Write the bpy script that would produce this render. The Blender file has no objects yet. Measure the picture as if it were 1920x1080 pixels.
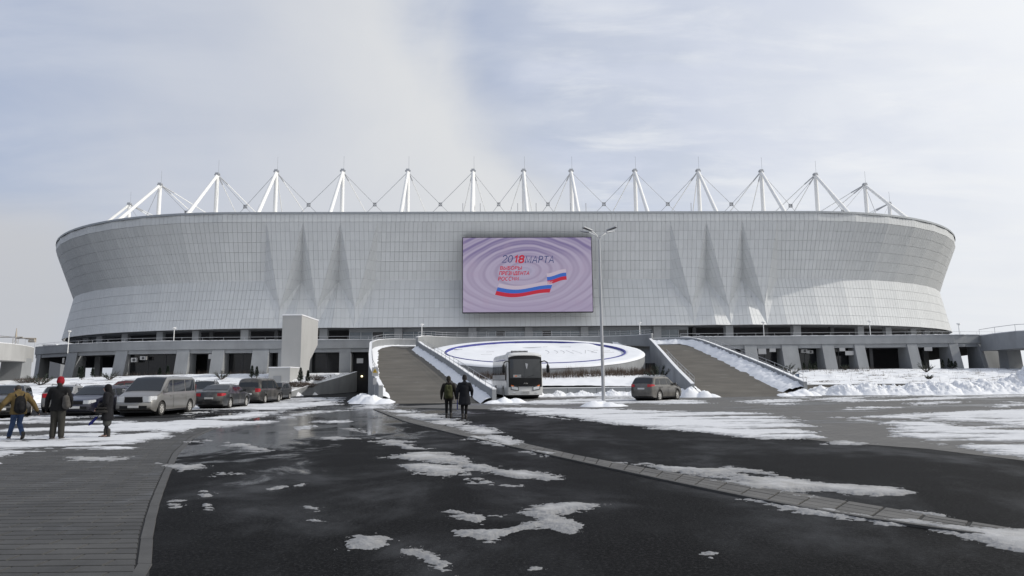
import bpy, math, random
import numpy as np
from math import sin, cos, radians, pi, sqrt, atan2, hypot
from mathutils import Vector, Matrix
random.seed(7); RNG = np.random.default_rng(7)
SC = bpy.context.scene
COL = SC.collection

# ------------------------------------------------------------------ camera
FPX = 1280.0; EYE = 1.68; PITCH = math.atan(169 / FPX); ROLL = radians(0.57)
cam_d = bpy.data.cameras.new('camera'); cam = bpy.data.objects.new('camera', cam_d); COL.objects.link(cam)
cam_d.sensor_width = 36.0; cam_d.lens = 24.0; cam_d.clip_start = 0.1; cam_d.clip_end = 6000
cx_ = Vector((cos(ROLL), sin(ROLL) * sin(PITCH), -sin(ROLL) * cos(PITCH)))
cy_ = Vector((sin(ROLL), -cos(ROLL) * sin(PITCH), cos(ROLL) * cos(PITCH)))
cf_ = Vector((0, cos(PITCH), sin(PITCH)))
cam.matrix_world = Matrix(((cx_.x, cy_.x, -cf_.x, 0), (cx_.y, cy_.y, -cf_.y, 0), (cx_.z, cy_.z, -cf_.z, EYE), (0, 0, 0, 1)))
SC.camera = cam

# ------------------------------------------------------------------ light and sky
SUN_AZ = radians(93.0)      # clockwise from +Y (the stadium's side): the sun stands to the right, along the facade plane
SUN_EL = radians(33.0)
sun_dir = Vector((sin(SUN_AZ) * cos(SUN_EL), cos(SUN_AZ) * cos(SUN_EL), sin(SUN_EL)))
sd_ = bpy.data.lights.new('sun', 'SUN'); sd_.energy = 2.5; sd_.angle = radians(0.9); sd_.color = (1.0, 0.955, 0.88)
sun = bpy.data.objects.new('sun', sd_); COL.objects.link(sun)
sun.rotation_euler = sun_dir.to_track_quat('Z', 'Y').to_euler(); sun.location = (60, 20, 80)
SC.view_settings.view_transform = 'Standard'; SC.view_settings.look = 'None'
SC.view_settings.exposure = 0.0; SC.view_settings.gamma = 1.0; SC.view_settings.use_curve_mapping = False
SC.cycles.max_bounces = 6; SC.cycles.diffuse_bounces = 3; SC.cycles.glossy_bounces = 3; SC.cycles.transmission_bounces = 4


class NT:
    """tiny node-tree writer"""
    def __init__(s, tree): s.t = tree; s.n = tree.nodes; s.l = tree.links
    def new(s, typ, **kw):
        n = s.n.new(typ)
        for k, v in kw.items(): setattr(n, k, v)
        return n
    def link(s, a, b): s.l.new(a, b)
    def val(s, sock, v):
        if hasattr(v, 'links') or isinstance(v, bpy.types.NodeSocket): s.l.new(v, sock)
        else: sock.default_value = v
    def math(s, op, a, b=0.0, c=0.0, clamp=False):
        n = s.new('ShaderNodeMath', operation=op); n.use_clamp = clamp
        for i, v in enumerate((a, b, c)): s.val(n.inputs[i], v)
        return n.outputs[0]
    def mix(s, f, a, b):
        n = s.new('ShaderNodeMix', data_type='RGBA'); s.val(n.inputs[0], f)
        for i, v in ((6, a), (7, b)): s.val(n.inputs[i], v if not isinstance(v, tuple) else (v + (1,))[:4])
        return n.outputs[2]
    def ramp(s, f, a, b, smooth=True):
        n = s.new('ShaderNodeMapRange'); n.interpolation_type = 'SMOOTHSTEP' if smooth else 'LINEAR'
        s.val(n.inputs[0], f); n.inputs[1].default_value = a; n.inputs[2].default_value = b
        return n.outputs[0]
    def noise(s, vec, scale, detail=4, rough=0.55, dist=0.0):
        n = s.new('ShaderNodeTexNoise'); s.l.new(vec, n.inputs['Vector']); n.inputs['Scale'].default_value = scale
        n.inputs['Detail'].default_value = detail; n.inputs['Roughness'].default_value = rough; n.inputs['Distortion'].default_value = dist
        return n.outputs[0]
    def vmul(s, vec, v):
        n = s.new('ShaderNodeVectorMath', operation='MULTIPLY'); s.l.new(vec, n.inputs[0]); n.inputs[1].default_value = v
        return n.outputs[0]


world = bpy.data.worlds.new('World'); SC.world = world; world.use_nodes = True
W = NT(world.node_tree); W.n.clear()
sky = W.new('ShaderNodeTexSky', sky_type='NISHITA'); sky.sun_disc = False
sky.sun_elevation = SUN_EL; sky.sun_rotation = SUN_AZ; sky.dust_density = 2.0; sky.air_density = 1.0
tc = W.new('ShaderNodeTexCoord').outputs['Generated']
sep = W.new('ShaderNodeSeparateXYZ'); W.link(tc, sep.inputs[0])
dx, dy, dz = sep.outputs
hz = W.math('ADD', W.math('MAXIMUM', dz, 0.0), 0.16)
comb = W.new('ShaderNodeCombineXYZ'); W.link(W.math('DIVIDE', dx, hz), comb.inputs[0]); W.link(W.math('DIVIDE', dy, hz), comb.inputs[1])
plane = comb.outputs[0]                      # the cloud deck seen in perspective
streak = W.noise(W.vmul(plane, (0.9, 2.1, 1.0)), 1.25, 6, 0.55, 0.5)
puffs = W.noise(W.vmul(plane, (0.7, 1.7, 1.0)), 3.6, 6, 0.6, 0.3)
soft = W.noise(plane, 0.45, 5, 0.5, 0.4)
wisp = W.noise(tc, 3.2, 6, 0.55, 0.3)
# broad masses: azimuth of the view direction from the stadium's axis, bent by noise
az = W.math('ADD', W.math('ARCTAN2', dx, dy), W.math('MULTIPLY', W.math('SUBTRACT', wisp, 0.5), 0.42))
el = W.math('ADD', dz, W.math('MULTIPLY', W.math('SUBTRACT', soft, 0.5), 0.22))
bank_l = W.ramp(az, -0.74, -0.30)
edge = W.math('ADD', az, W.math('MULTIPLY', dz, 0.73))          # right rim of the grey bank leans over
bank_r = W.ramp(edge, 0.36, 0.14)
bank = W.math('MULTIPLY', bank_l, bank_r)
low_l = W.math('MULTIPLY', W.ramp(az, -0.50, -0.60), W.ramp(el, 0.235, 0.17))
right = W.ramp(az, -0.05, 0.75)
lowhaze = W.ramp(dz, 0.30, 0.05)
blue = W.mix(0.72, sky.outputs[0], (4.5, 5.15, 6.75))
c0 = W.mix(W.ramp(streak, 0.28, 0.80), blue, (5.6, 6.05, 7.0))
c0 = W.mix(W.math('MULTIPLY', right, 0.95), c0, (8.6, 8.8, 9.15))
c0 = W.mix(W.math('MULTIPLY', W.ramp(puffs, 0.42, 0.72), W.math('MULTIPLY', W.ramp(az, -0.02, 0.2), 0.55)), c0, (8.6, 8.75, 8.9))
c0 = W.mix(W.math('MULTIPLY', W.math('MULTIPLY', W.ramp(streak, 0.55, 0.40), W.math('MULTIPLY', W.ramp(az, -0.02, 0.12), 0.6)), W.ramp(az, 0.75, 0.25)), c0, (6.4, 6.8, 7.8))
greyw = W.mix(W.ramp(az, -0.45, -0.08), (5.75, 6.05, 6.7), (7.15, 7.25, 7.35))
c1 = W.mix(W.math('MULTIPLY', bank, 0.93), c0, greyw)
c1 = W.mix(W.math('MULTIPLY', low_l, 0.9), c1, (5.6, 5.7, 5.95))
c1 = W.mix(W.math('MULTIPLY', lowhaze, 0.5), c1, W.mix(W.ramp(az, -0.55, 0.1), (4.7, 4.9, 5.3), (7.2, 7.45, 7.8)))
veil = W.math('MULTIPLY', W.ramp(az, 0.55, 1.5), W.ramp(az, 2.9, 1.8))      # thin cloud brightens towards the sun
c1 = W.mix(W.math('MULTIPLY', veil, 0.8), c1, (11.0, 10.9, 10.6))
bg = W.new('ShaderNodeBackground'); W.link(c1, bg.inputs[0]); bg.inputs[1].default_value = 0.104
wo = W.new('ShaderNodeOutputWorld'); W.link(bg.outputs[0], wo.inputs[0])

# ------------------------------------------------------------------ survey: the site frame turns 1.9 degrees about ORG
ANG = radians(1.9); ORG = (6.64, 0.0)
def to_world(p):
    return Vector((ORG[0] + p[0] * cos(ANG) - p[1] * sin(ANG), ORG[1] + p[0] * sin(ANG) + p[1] * cos(ANG), p[2]))
def bearing(u, v):
    x = (u - 960) / FPX; y = (540 - v) / FPX
    xr = x * cos(ROLL) + y * sin(ROLL); yr = -x * sin(ROLL) + y * cos(ROLL)
    return (xr, cos(PITCH) - yr * sin(PITCH), sin(PITCH) + yr * cos(PITCH))
def gp(u, v, z=0.0):
    r = bearing(u, v); t = (z - EYE) / r[2]
    return (r[0] * t, r[1] * t)
def wall_at(u, v, Y):
    """point of the site frame on the plane y = Y seen along a bearing"""
    r = bearing(u, v)
    c = (-ORG[0] * cos(ANG), ORG[0] * sin(ANG)); d = (r[0] * cos(ANG) + r[1] * sin(ANG), -r[0] * sin(ANG) + r[1] * cos(ANG))
    t = (Y - c[1]) / d[1]
    return (c[0] + d[0] * t, Y, EYE + r[2] * t)

# ------------------------------------------------------------------ objects
def tag(o, label=None, cat=None, group=None, kind=None):
    for k, v in (('label', label), ('category', cat), ('group', group), ('kind', kind)):
        if v: o[k] = v
    return o
def empty(name, loc, rz=0.0, label=None, cat=None, group=None, kind=None, parent=None):
    o = bpy.data.objects.new(name, None); COL.objects.link(o); o.location = loc; o.rotation_euler = (0, 0, rz)
    o.empty_display_size = 0.2
    if parent: o.parent = parent
    return tag(o, label, cat, group, kind)
def site(name, p, label=None, cat=None, group=None, rz=0.0):
    o = empty(name, to_world(p), ANG + rz, label, cat, group); o['_o'] = list(p); return o
def copy_tree(o, parent=None):
    c = o.copy(); COL.objects.link(c)
    if parent: c.parent = parent
    for ch in list(o.children): copy_tree(ch, c)
    return c

class MB:
    """collects polygons, then links them as ONE mesh object"""
    def __init__(s): s.v = []; s.f = []; s.sm = []
    def add(s, vs, fs, smooth=False):
        b = len(s.v); s.v.extend([tuple(p) for p in vs])
        for f in fs: s.f.append(tuple(b + i for i in f)); s.sm.append(smooth)
        return s
    def box(s, lo, hi):
        x0, y0, z0 = lo; x1, y1, z1 = hi
        return s.add([(x0, y0, z0), (x1, y0, z0), (x1, y1, z0), (x0, y1, z0), (x0, y0, z1), (x1, y0, z1), (x1, y1, z1), (x0, y1, z1)],
                     [(0, 3, 2, 1), (4, 5, 6, 7), (0, 1, 5, 4), (1, 2, 6, 5), (2, 3, 7, 6), (3, 0, 4, 7)])
    def hexa(s, p):   # 8 points, bottom ring then top ring
        return s.add(p, [(0, 3, 2, 1), (4, 5, 6, 7), (0, 1, 5, 4), (1, 2, 6, 5), (2, 3, 7, 6), (3, 0, 4, 7)])
    def tube(s, pts, r, n=8, cap=True, smooth=True):
        pts = [Vector(p) for p in pts]; rs = r if isinstance(r, (list, tuple)) else [r] * len(pts)
        rings = []
        for i, p in enumerate(pts):
            d = (pts[min(i + 1, len(pts) - 1)] - pts[max(i - 1, 0)]).normalized()
            a = Vector((0, 0, 1)) if abs(d.z) < 0.9 else Vector((1, 0, 0))
            e1 = d.cross(a).normalized(); e2 = d.cross(e1).normalized()
            rings.append([p + (e1 * cos(2 * pi * k / n) + e2 * sin(2 * pi * k / n)) * rs[i] for k in range(n)])
        return s.loft(rings, True, cap, smooth)
    def loft(s, rings, closed=True, cap=True, smooth=False):
        n = len(rings[0]); vs = [p for r in rings for p in r]; fs = []
        for i in range(len(rings) - 1):
            for k in range(n if closed else n - 1):
                k2 = (k + 1) % n; fs.append((i * n + k, (i + 1) * n + k, (i + 1) * n + k2, i * n + k2))
        s.add(vs, fs, smooth)
        if cap:
            s.add(rings[0], [tuple(range(n))]); s.add(rings[-1], [tuple(reversed(range(n)))])
        return s
    def prism(s, poly, z0, z1):
        n = len(poly); b = [(p[0], p[1], z0) for p in poly]; t = [(p[0], p[1], z1) for p in poly]
        return s.add(b + t, [tuple(reversed(range(n))), tuple(range(n, 2 * n))] + [(i, (i + 1) % n, n + (i + 1) % n, n + i) for i in range(n)])
    def grid(s, fn, nu, nv, smooth=True):
        vs = [fn(i / nu, j / nv) for j in range(nv + 1) for i in range(nu + 1)]
        fs = [(j * (nu + 1) + i, j * (nu + 1) + i + 1, (j + 1) * (nu + 1) + i + 1, (j + 1) * (nu + 1) + i) for j in range(nv) for i in range(nu)]
        return s.add(vs, fs, smooth)
    def mesh(s, name, mat, org=(0, 0, 0), sharp=None):
        me = bpy.data.meshes.new(name)
        me.from_pydata([(p[0] - org[0], p[1] - org[1], p[2] - org[2]) for p in s.v], [], s.f)
        if any(s.sm): me.polygons.foreach_set('use_smooth', s.sm)
        me.materials.append(mat); me.update()
        if sharp: me.set_sharp_from_angle(angle=radians(sharp))
        return me
    def build(s, name, mat, parent=None, sharp=None, org=None, bevel=0, recalc=False):
        if org is None: org = tuple(parent['_o']) if parent is not None and '_o' in parent else (0, 0, 0)
        me = s.mesh(name, mat, org, sharp)
        if recalc:
            import bmesh
            bm = bmesh.new(); bm.from_mesh(me); bmesh.ops.remove_doubles(bm, verts=bm.verts, dist=1e-4)
            bmesh.ops.recalc_face_normals(bm, faces=bm.faces); bm.to_mesh(me); bm.free()
        o = bpy.data.objects.new(name, me); COL.objects.link(o)
        if parent is not None:
            o.parent = parent
            if '_o' in parent: o['_o'] = list(org)
        if bevel:
            b = o.modifiers.new('bevel', 'BEVEL'); b.width = bevel; b.segments = 2; b.limit_method = 'ANGLE'
        return o
def put(name, me, parent, loc=(0, 0, 0), rot=None):
    o = bpy.data.objects.new(name, me); COL.objects.link(o); o.parent = parent; o.location = loc
    if rot is not None: o.rotation_euler = rot
    return o

# ------------------------------------------------------------------ materials
def material(name, col, rough=0.6, metal=0.0, var=0.0, vscale=1.0, bump=0.0, bscale=8.0, stretch=(1, 1, 1), island=0.0, spec=0.5, dirt=None, coat=0.0):
    m = bpy.data.materials.new(name); m.use_nodes = True; N = NT(m.node_tree); b = N.n['Principled BSDF']
    b.inputs['Roughness'].default_value = rough; b.inputs['Metallic'].default_value = metal
    b.inputs['Specular IOR Level'].default_value = spec
    if coat: b.inputs['Coat Weight'].default_value = coat; b.inputs['Coat Roughness'].default_value = 0.08
    c = tuple(col) + (1,); b.inputs['Base Color'].default_value = c
    out = None
    if var or bump or dirt:
        pos = N.vmul(N.new('ShaderNodeNewGeometry').outputs['Position'], stretch)
    if var:
        n = N.noise(pos, vscale, 6, 0.6); f = N.ramp(n, 0.32, 0.68, False)
        out = N.mix(f, tuple(x * (1 - var) for x in col), tuple(min(1, x * (1 + var)) for x in col))
    if dirt:
        dcol, dsc, lo, hi, amt = dirt
        n2 = N.noise(pos, dsc, 5, 0.65)
        out = N.mix(N.math('MULTIPLY', N.ramp(n2, lo, hi), amt), out if out else c, dcol)
    if island:
        ri = N.new('ShaderNodeNewGeometry').outputs['Random Per Island']; ro = N.new('ShaderNodeObjectInfo').outputs['Random']
        f = N.math('FRACT', N.math('ADD', ri, N.math('MULTIPLY', ro, 7.3)))
        k = N.math('ADD', N.math('MULTIPLY', f, 2 * island), 1 - island)
        n = N.new('ShaderNodeMix', data_type='RGBA', blend_type='MULTIPLY'); n.inputs[0].default_value = 1.0
        N.val(n.inputs[6], out if out else c); cb = N.new('ShaderNodeCombineXYZ')
        for i in range(3): N.link(k, cb.inputs[i])
        N.link(cb.outputs[0], n.inputs[7]); out = n.outputs[2]
    if out: N.link(out, b.inputs['Base Color'])
    if bump:
        bn = N.new('ShaderNodeBump'); bn.inputs['Strength'].default_value = bump; bn.inputs['Distance'].default_value = 0.02
        N.link(N.noise(pos, bscale, 6, 0.65), bn.inputs['Height']); N.link(bn.outputs[0], b.inputs['Normal'])
    return m
M = {}
M['concrete'] = material('concrete', (0.27, 0.28, 0.29), 0.8, var=0.13, vscale=0.5, bump=0.15, bscale=6, dirt=((0.2, 0.205, 0.21), 0.35, 0.5, 0.8, 0.35), stretch=(1, 1, 0.5))
M['render'] = material('pale_render', (0.39, 0.39, 0.385), 0.85, var=0.07, vscale=0.6, bump=0.1, dirt=((0.33, 0.33, 0.33), 0.5, 0.5, 0.8, 0.35), stretch=(1, 1, 0.4))
M['panel'] = material('cladding_panel_paint', (0.59, 0.605, 0.61), 0.5, 0.0, var=0.03, vscale=0.06, island=0.035)
M['joint'] = material('cladding_joint', (0.41, 0.42, 0.43), 0.8)
M['white'] = material('white_paint', (0.80, 0.80, 0.79), 0.5, var=0.03, vscale=0.5)
M['cable'] = material('steel_cable', (0.42, 0.43, 0.45), 0.5, 0.3)
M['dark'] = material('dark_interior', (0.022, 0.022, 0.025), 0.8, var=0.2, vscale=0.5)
M['darkgrey'] = material('dark_grey_paint', (0.06, 0.062, 0.066), 0.6, var=0.15, vscale=0.8)
M['soffit'] = material('soffit_grey', (0.14, 0.145, 0.15), 0.7)
M['greywall'] = material('grey_infill_wall', (0.20, 0.21, 0.22), 0.7, var=0.05, vscale=0.5)
M['glass'] = material('window_glass', (0.085, 0.11, 0.13), 0.06, 0.0, spec=0.9, var=0.25, vscale=0.35)
M['darkglass'] = material('dark_window_glass', (0.012, 0.013, 0.015), 0.12, spec=0.5)
M['alu'] = material('aluminium', (0.33, 0.35, 0.37), 0.45, 0.4)
M['galv'] = material('galvanised_steel', (0.42, 0.43, 0.45), 0.45, 0.5)
M['snow'] = material('clean_snow', (0.74, 0.755, 0.785), 0.7, var=0.03, vscale=0.8, bump=0.5, bscale=2.2, spec=0.3)
M['snowcap'] = material('snow_cap', (0.76, 0.77, 0.79), 0.75, bump=0.4, bscale=5, spec=0.3)
M['bluering'] = material('blue_ring_paint', (0.03, 0.035, 0.22), 0.6, var=0.2, vscale=2)
M['black'] = material('black_plastic', (0.008, 0.008, 0.009), 0.4, spec=0.25)
M['rubber'] = material('tyre_rubber', (0.014, 0.014, 0.014), 0.8, dirt=((0.10, 0.09, 0.08), 4, 0.45, 0.75, 0.5))
M['rim'] = material('alloy_rim', (0.56, 0.55, 0.53), 0.4, 0.3, dirt=((0.2, 0.185, 0.17), 5, 0.4, 0.75, 0.45))
M['headlight'] = material('headlight_lens', (0.72, 0.74, 0.76), 0.10, 0.2, coat=1.0)
M['redlight'] = material('tail_light_lens', (0.42, 0.02, 0.03), 0.15, coat=1.0)
M['orange'] = material('indicator_lens', (0.7, 0.16, 0.02), 0.2)
M['plate'] = material('number_plate', (0.55, 0.55, 0.54), 0.5)
M['carglass'] = material('car_glass', (0.016, 0.019, 0.022), 0.05, spec=0.5)
M['twig'] = material('bare_twigs', (0.085, 0.06, 0.045), 0.9, island=0.3)
M['needle'] = material('conifer_needles', (0.022, 0.035, 0.022), 0.8, island=0.35)
M['bark'] = material('bark', (0.07, 0.055, 0.045), 0.9, var=0.3, vscale=8)
M['board'] = material('white_board', (0.42, 0.42, 0.42), 0.7)
# ------------------------------------------------------------------ numeric noise for the snow relief
def vnoise(x, y, seed):
    ix = np.floor(x); iy = np.floor(y); fx = x - ix; fy = y - iy
    fx = fx * fx * (3 - 2 * fx); fy = fy * fy * (3 - 2 * fy)
    def h(a, b):
        s = np.sin(a * 127.1 + b * 311.7 + seed * 74.7) * 43758.5453
        return s - np.floor(s)
    return (h(ix, iy) * (1 - fx) + h(ix + 1, iy) * fx) * (1 - fy) + (h(ix, iy + 1) * (1 - fx) + h(ix + 1, iy + 1) * fx) * fy
def fbm(x, y, seed, octs=5, gain=0.55):
    t = 0; a = 1.0; n = 0
    for i in range(octs):
        t = t + a * vnoise(x * 2 ** i + 13.7 * i, y * 2 ** i - 7.1 * i, seed + i); n += a; a *= gain
    return t / n
def poly_sd(px, py, poly):
    """signed distance, positive inside"""
    P = np.array(poly); n = len(P); d = np.full(px.shape, 1e9); ins = np.zeros(px.shape, bool)
    for i in range(n):
        a = P[i]; b = P[(i + 1) % n]; e = b - a; L = (e ** 2).sum() + 1e-12
        t = np.clip(((px - a[0]) * e[0] + (py - a[1]) * e[1]) / L, 0, 1)
        d = np.minimum(d, (px - a[0] - t * e[0]) ** 2 + (py - a[1] - t * e[1]) ** 2)
        c = ((a[1] > py) != (b[1] > py)) & (px < (b[0] - a[0]) * (py - a[1]) / (b[1] - a[1] + 1e-12) + a[0])
        ins ^= c
    d = np.sqrt(d)
    return np.where(ins, d, -d)
def grid_mesh(name, X, Y, Z, keep, mat, attr=None, kind=None, label=None, ice=None):
    nr, nc = X.shape; idx = np.arange(nr * nc).reshape(nr, nc)
    q = np.stack([idx[:-1, :-1], idx[:-1, 1:], idx[1:, 1:], idx[1:, :-1]], -1).reshape(-1, 4)
    k = (keep[:-1, :-1] | keep[:-1, 1:] | keep[1:, 1:] | keep[1:, :-1]).reshape(-1); q = q[k]
    used = np.unique(q); re = np.full(nr * nc, -1); re[used] = np.arange(len(used)); q = re[q]
    co = np.stack([X.ravel()[used], Y.ravel()[used], Z.ravel()[used]], -1).astype(np.float32)
    me = bpy.data.meshes.new(name); me.vertices.add(len(co)); me.vertices.foreach_set('co', co.ravel())
    me.loops.add(q.size); me.loops.foreach_set('vertex_index', q.ravel().astype(np.int32))
    me.polygons.add(len(q)); me.polygons.foreach_set('loop_start', np.arange(0, q.size, 4, dtype=np.int32))
    me.polygons.foreach_set('use_smooth', np.ones(len(q), bool))
    me.update(calc_edges=True)
    if attr is not None:
        a = me.attributes.new('cover', 'FLOAT', 'POINT'); a.data.foreach_set('value', attr.ravel()[used].astype(np.float32))
    if ice is not None:
        a = me.attributes.new('ice', 'FLOAT', 'POINT'); a.data.foreach_set('value', ice.ravel()[used].astype(np.float32))
    me.materials.append(mat); o = bpy.data.objects.new(name, me); COL.objects.link(o)
    return tag(o, label=label, kind=kind)

# ------------------------------------------------------------------ ground sheets
def asphalt_material():
    m = bpy.data.materials.new('asphalt'); m.use_nodes = True; N = NT(m.node_tree); b = N.n['Principled BSDF']
    pos = N.new('ShaderNodeNewGeometry').outputs['Position']
    sp = N.new('ShaderNodeSeparateXYZ'); N.link(pos, sp.inputs[0]); X, Y, _ = sp.outputs
    grain = N.noise(pos, 26, 3, 0.8); mid = N.noise(pos, 1.1, 6, 0.6); big = N.noise(pos, 0.13, 4, 0.5)
    st = N.noise(N.vmul(pos, (0.8, 0.55, 1.0)), 0.5, 6, 0.62, 0.4)
    # a damp hollow in front of the entrance lane, where melt water stands
    hx = N.math('DIVIDE', N.math('ADD', X, 9.0), 5.5); hy = N.math('DIVIDE', N.math('SUBTRACT', Y, 30.0), 15.0)
    hollow = N.math('SUBTRACT', 1.35, N.math('SQRT', N.math('ADD', N.math('MULTIPLY', hx, hx), N.math('MULTIPLY', hy, hy))))
    wet = N.ramp(N.math('ADD', N.math('MULTIPLY', hollow, 0.72), N.math('MULTIPLY', N.math('SUBTRACT', st, 0.5), 2.2)), 0.12, 0.34)
    damp = N.ramp(st, 0.45, 0.62)
    c = N.mix(N.ramp(grain, 0.47, 0.70), (0.0012, 0.0012, 0.0014), (0.027, 0.027, 0.028))
    c = N.mix(N.math('MULTIPLY', N.ramp(mid, 0.40, 0.70), 0.5), c, (0.010, 0.0104, 0.011))
    # dried salt bloom and slush stains
    salt = N.math('MULTIPLY', N.ramp(N.noise(N.vmul(pos, (1.0, 0.7, 1)), 0.42, 7, 0.60, 0.5), 0.46, 0.68), N.ramp(mid, 0.25, 0.65))
    c = N.mix(N.math('MULTIPLY', salt, 0.85), c, (0.052, 0.054, 0.058))
    c = N.mix(N.math('MULTIPLY', wet, 0.65), c, (0.012, 0.0125, 0.014))
    N.link(c, b.inputs['Base Color'])
    r = N.math('SUBTRACT', 0.72, N.math('MULTIPLY', damp, 0.12)); r = N.math('SUBTRACT', r, N.math('MULTIPLY', wet, 0.54))
    N.link(r, b.inputs['Roughness']); N.link(N.math('ADD', 0.07, N.math('MULTIPLY', wet, 0.33)), b.inputs['Specular IOR Level'])
    bn = N.new('ShaderNodeBump'); bn.inputs['Distance'].default_value = 0.012
    N.link(N.math('MULTIPLY', N.math('SUBTRACT', 1.0, N.math('MULTIPLY', wet, 0.96)), 0.55), bn.inputs['Strength'])
    N.link(N.noise(pos, 30, 4, 0.8), bn.inputs['Height']); N.link(bn.outputs[0], b.inputs['Normal'])
    return m
M['asphalt'] = asphalt_material()
o = MB().add([(-2500, -300, 0), (2500, -300, 0), (2500, 3500, 0), (-2500, 3500, 0)], [(0, 1, 2, 3)]).build('asphalt_ground', M['asphalt']); tag(o, kind='structure')

def paving_material():
    m = bpy.data.materials.new('grey_paving'); m.use_nodes = True; N = NT(m.node_tree); b = N.n['Principled BSDF']
    pos = N.new('ShaderNodeNewGeometry').outputs['Position']
    br = N.new('ShaderNodeTexBrick'); N.link(pos, br.inputs['Vector']); br.inputs['Scale'].default_value = 1.0
    br.inputs['Color1'].default_value = (0.125, 0.122, 0.116, 1); br.inputs['Color2'].default_value = (0.105, 0.103, 0.10, 1); br.inputs['Mortar'].default_value = (0.06, 0.06, 0.06, 1)
    br.inputs['Mortar Size'].default_value = 0.012; br.inputs['Brick Width'].default_value = 0.5; br.inputs['Row Height'].default_value = 0.25
    st = N.noise(N.vmul(pos, (0.4, 1, 1)), 0.35, 6, 0.6)
    wet = N.ramp(st, 0.50, 0.62)
    c = N.mix(N.math('MULTIPLY', wet, 0.7), br.outputs[0], (0.045, 0.046, 0.048))
    c = N.mix(N.math('MULTIPLY', N.ramp(N.noise(pos, 1.4, 6, 0.65), 0.5, 0.75), 0.4), c, (0.19, 0.19, 0.185))
    N.link(c, b.inputs['Base Color']); N.link(N.math('SUBTRACT', 0.75, N.math('MULTIPLY', wet, 0.45)), b.inputs['Roughness'])
    b.inputs['Specular IOR Level'].default_value = 0.3
    return m
M['paving'] = paving_material()
lot = [gp(*p) for p in [(712, 763.5), (1000, 769), (1150, 782), (1350, 806), (1560, 829), (1740, 842), (1920, 864), (2200, 905)]] + [(75, 62), (60, 63), (-3, 63), (-3, 47)]
tag(MB().add([(x, y, 0.004) for x, y in lot], [tuple(range(len(lot)))]).build('paved_forecourt', M['paving']), kind='structure')

# ------------------------------------------------------------------ sidewalk of long pavers (left) and kerb strip (middle)
M['paver'] = material('paver', (0.052, 0.051, 0.049), 0.66, var=0.28, vscale=0.9, island=0.13, bump=0.25, bscale=60, dirt=((0.11, 0.115, 0.125), 0.8, 0.55, 0.75, 0.6), spec=0.35)
M['paverjoint'] = material('paver_joint', (0.016, 0.016, 0.016), 0.9)
M['kerb'] = material('kerb_concrete', (0.054, 0.053, 0.051), 0.7, var=0.2, vscale=3, bump=0.2, bscale=40)
SW = [(-2.35, 3.5), (-3.17, 6.23), (-4.04, 7.92), (-5.01, 9.97), (-6.26, 12.75), (-7.9, 16.46), (-9.64, 21.05), (-10.54, 24.42), (-12.2, 32)]
def sw_x(y):
    for a, b in zip(SW, SW[1:]):
        if a[1] <= y <= b[1]: return a[0] + (b[0] - a[0]) * (y - a[1]) / (b[1] - a[1])
    return SW[-1][0]
walk = tag(MB().add([(x - 0.02, y, 0.003) for x, y in SW] + [(-30, 32, 0.003), (-30, 3.5, 0.003)], [tuple(range(len(SW) + 2))]).build('sidewalk', M['paverjoint']), kind='structure')
slabs = []; ROW = 0.215; PL = 0.62
y = 4.6; r = 0
while y < 26:
    xe = sw_x(y) - 0.145; sl0 = sw_x(y + ROW) - sw_x(y); x = xe - (0.5 if r % 2 else 1.0) * PL; first = True; hi = xe
    while hi > -1.05 * (y + 1) and hi > -20:
        slabs.append((x, hi, y, sl0 if first else 0.0)); hi = x; x -= PL; first = False
    y += ROW; r += 1
def in_view(x, y): return y > 5.7 and abs(x) < 0.78 * y
vis = [s for s in slabs if in_view((s[0] + s[1]) / 2, s[2])]
vis.sort(key=lambda s: s[2])
single = set(id(s) for s in vis[:290])
def slab_mb(x0, x1, y, mb=None, org=(0, 0), sl=0.0):
    mb = mb or MB(); g = 0.008; z = 0.014; c = 0.006
    a, b, p, q = x0 + g - org[0], x1 - g - org[0], y + g - org[1], y + ROW - g - org[1]
    return mb.add([(a, p, 0), (b, p, 0), (b + sl, q, 0), (a, q, 0), (a + c, p + c, z), (b - c, p + c, z), (b + sl - c, q - c, z), (a + c, q - c, z)],
                  [(4, 5, 6, 7), (0, 1, 5, 4), (1, 2, 6, 5), (2, 3, 7, 6), (3, 0, 4, 7)])
cache = {}; rest = MB()
for s in slabs:
    if id(s) in single:
        k = (round(s[1] - s[0], 3), round(s[3], 3))
        if k not in cache: cache[k] = slab_mb(0, s[1] - s[0], 0, sl=s[3]).mesh('paver', M['paver'])
        put('paver', cache[k], walk, (s[0], s[2], random.uniform(0, 0.0025)))
    else: slab_mb(s[0], s[1], s[2], rest, sl=s[3])
rs = rest.build('paver', M['paver'], walk); rs['kind'] = 'stuff'
kb = MB()
for yy in np.arange(3.6, 31, 1.0):
    xa, xb = sw_x(yy + 0.01), sw_x(yy + 0.99)
    kb.hexa([(xa - 0.13, yy + .004, 0), (xa, yy + .004, 0), (xb, yy + .996, 0), (xb - 0.13, yy + .996, 0), (xa - 0.13, yy + .004, .015), (xa - .005, yy + .004, .012), (xb - .005, yy + .996, .012), (xb - 0.13, yy + .996, .015)])
kb.build('kerb', M['kerb'], walk)

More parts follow.
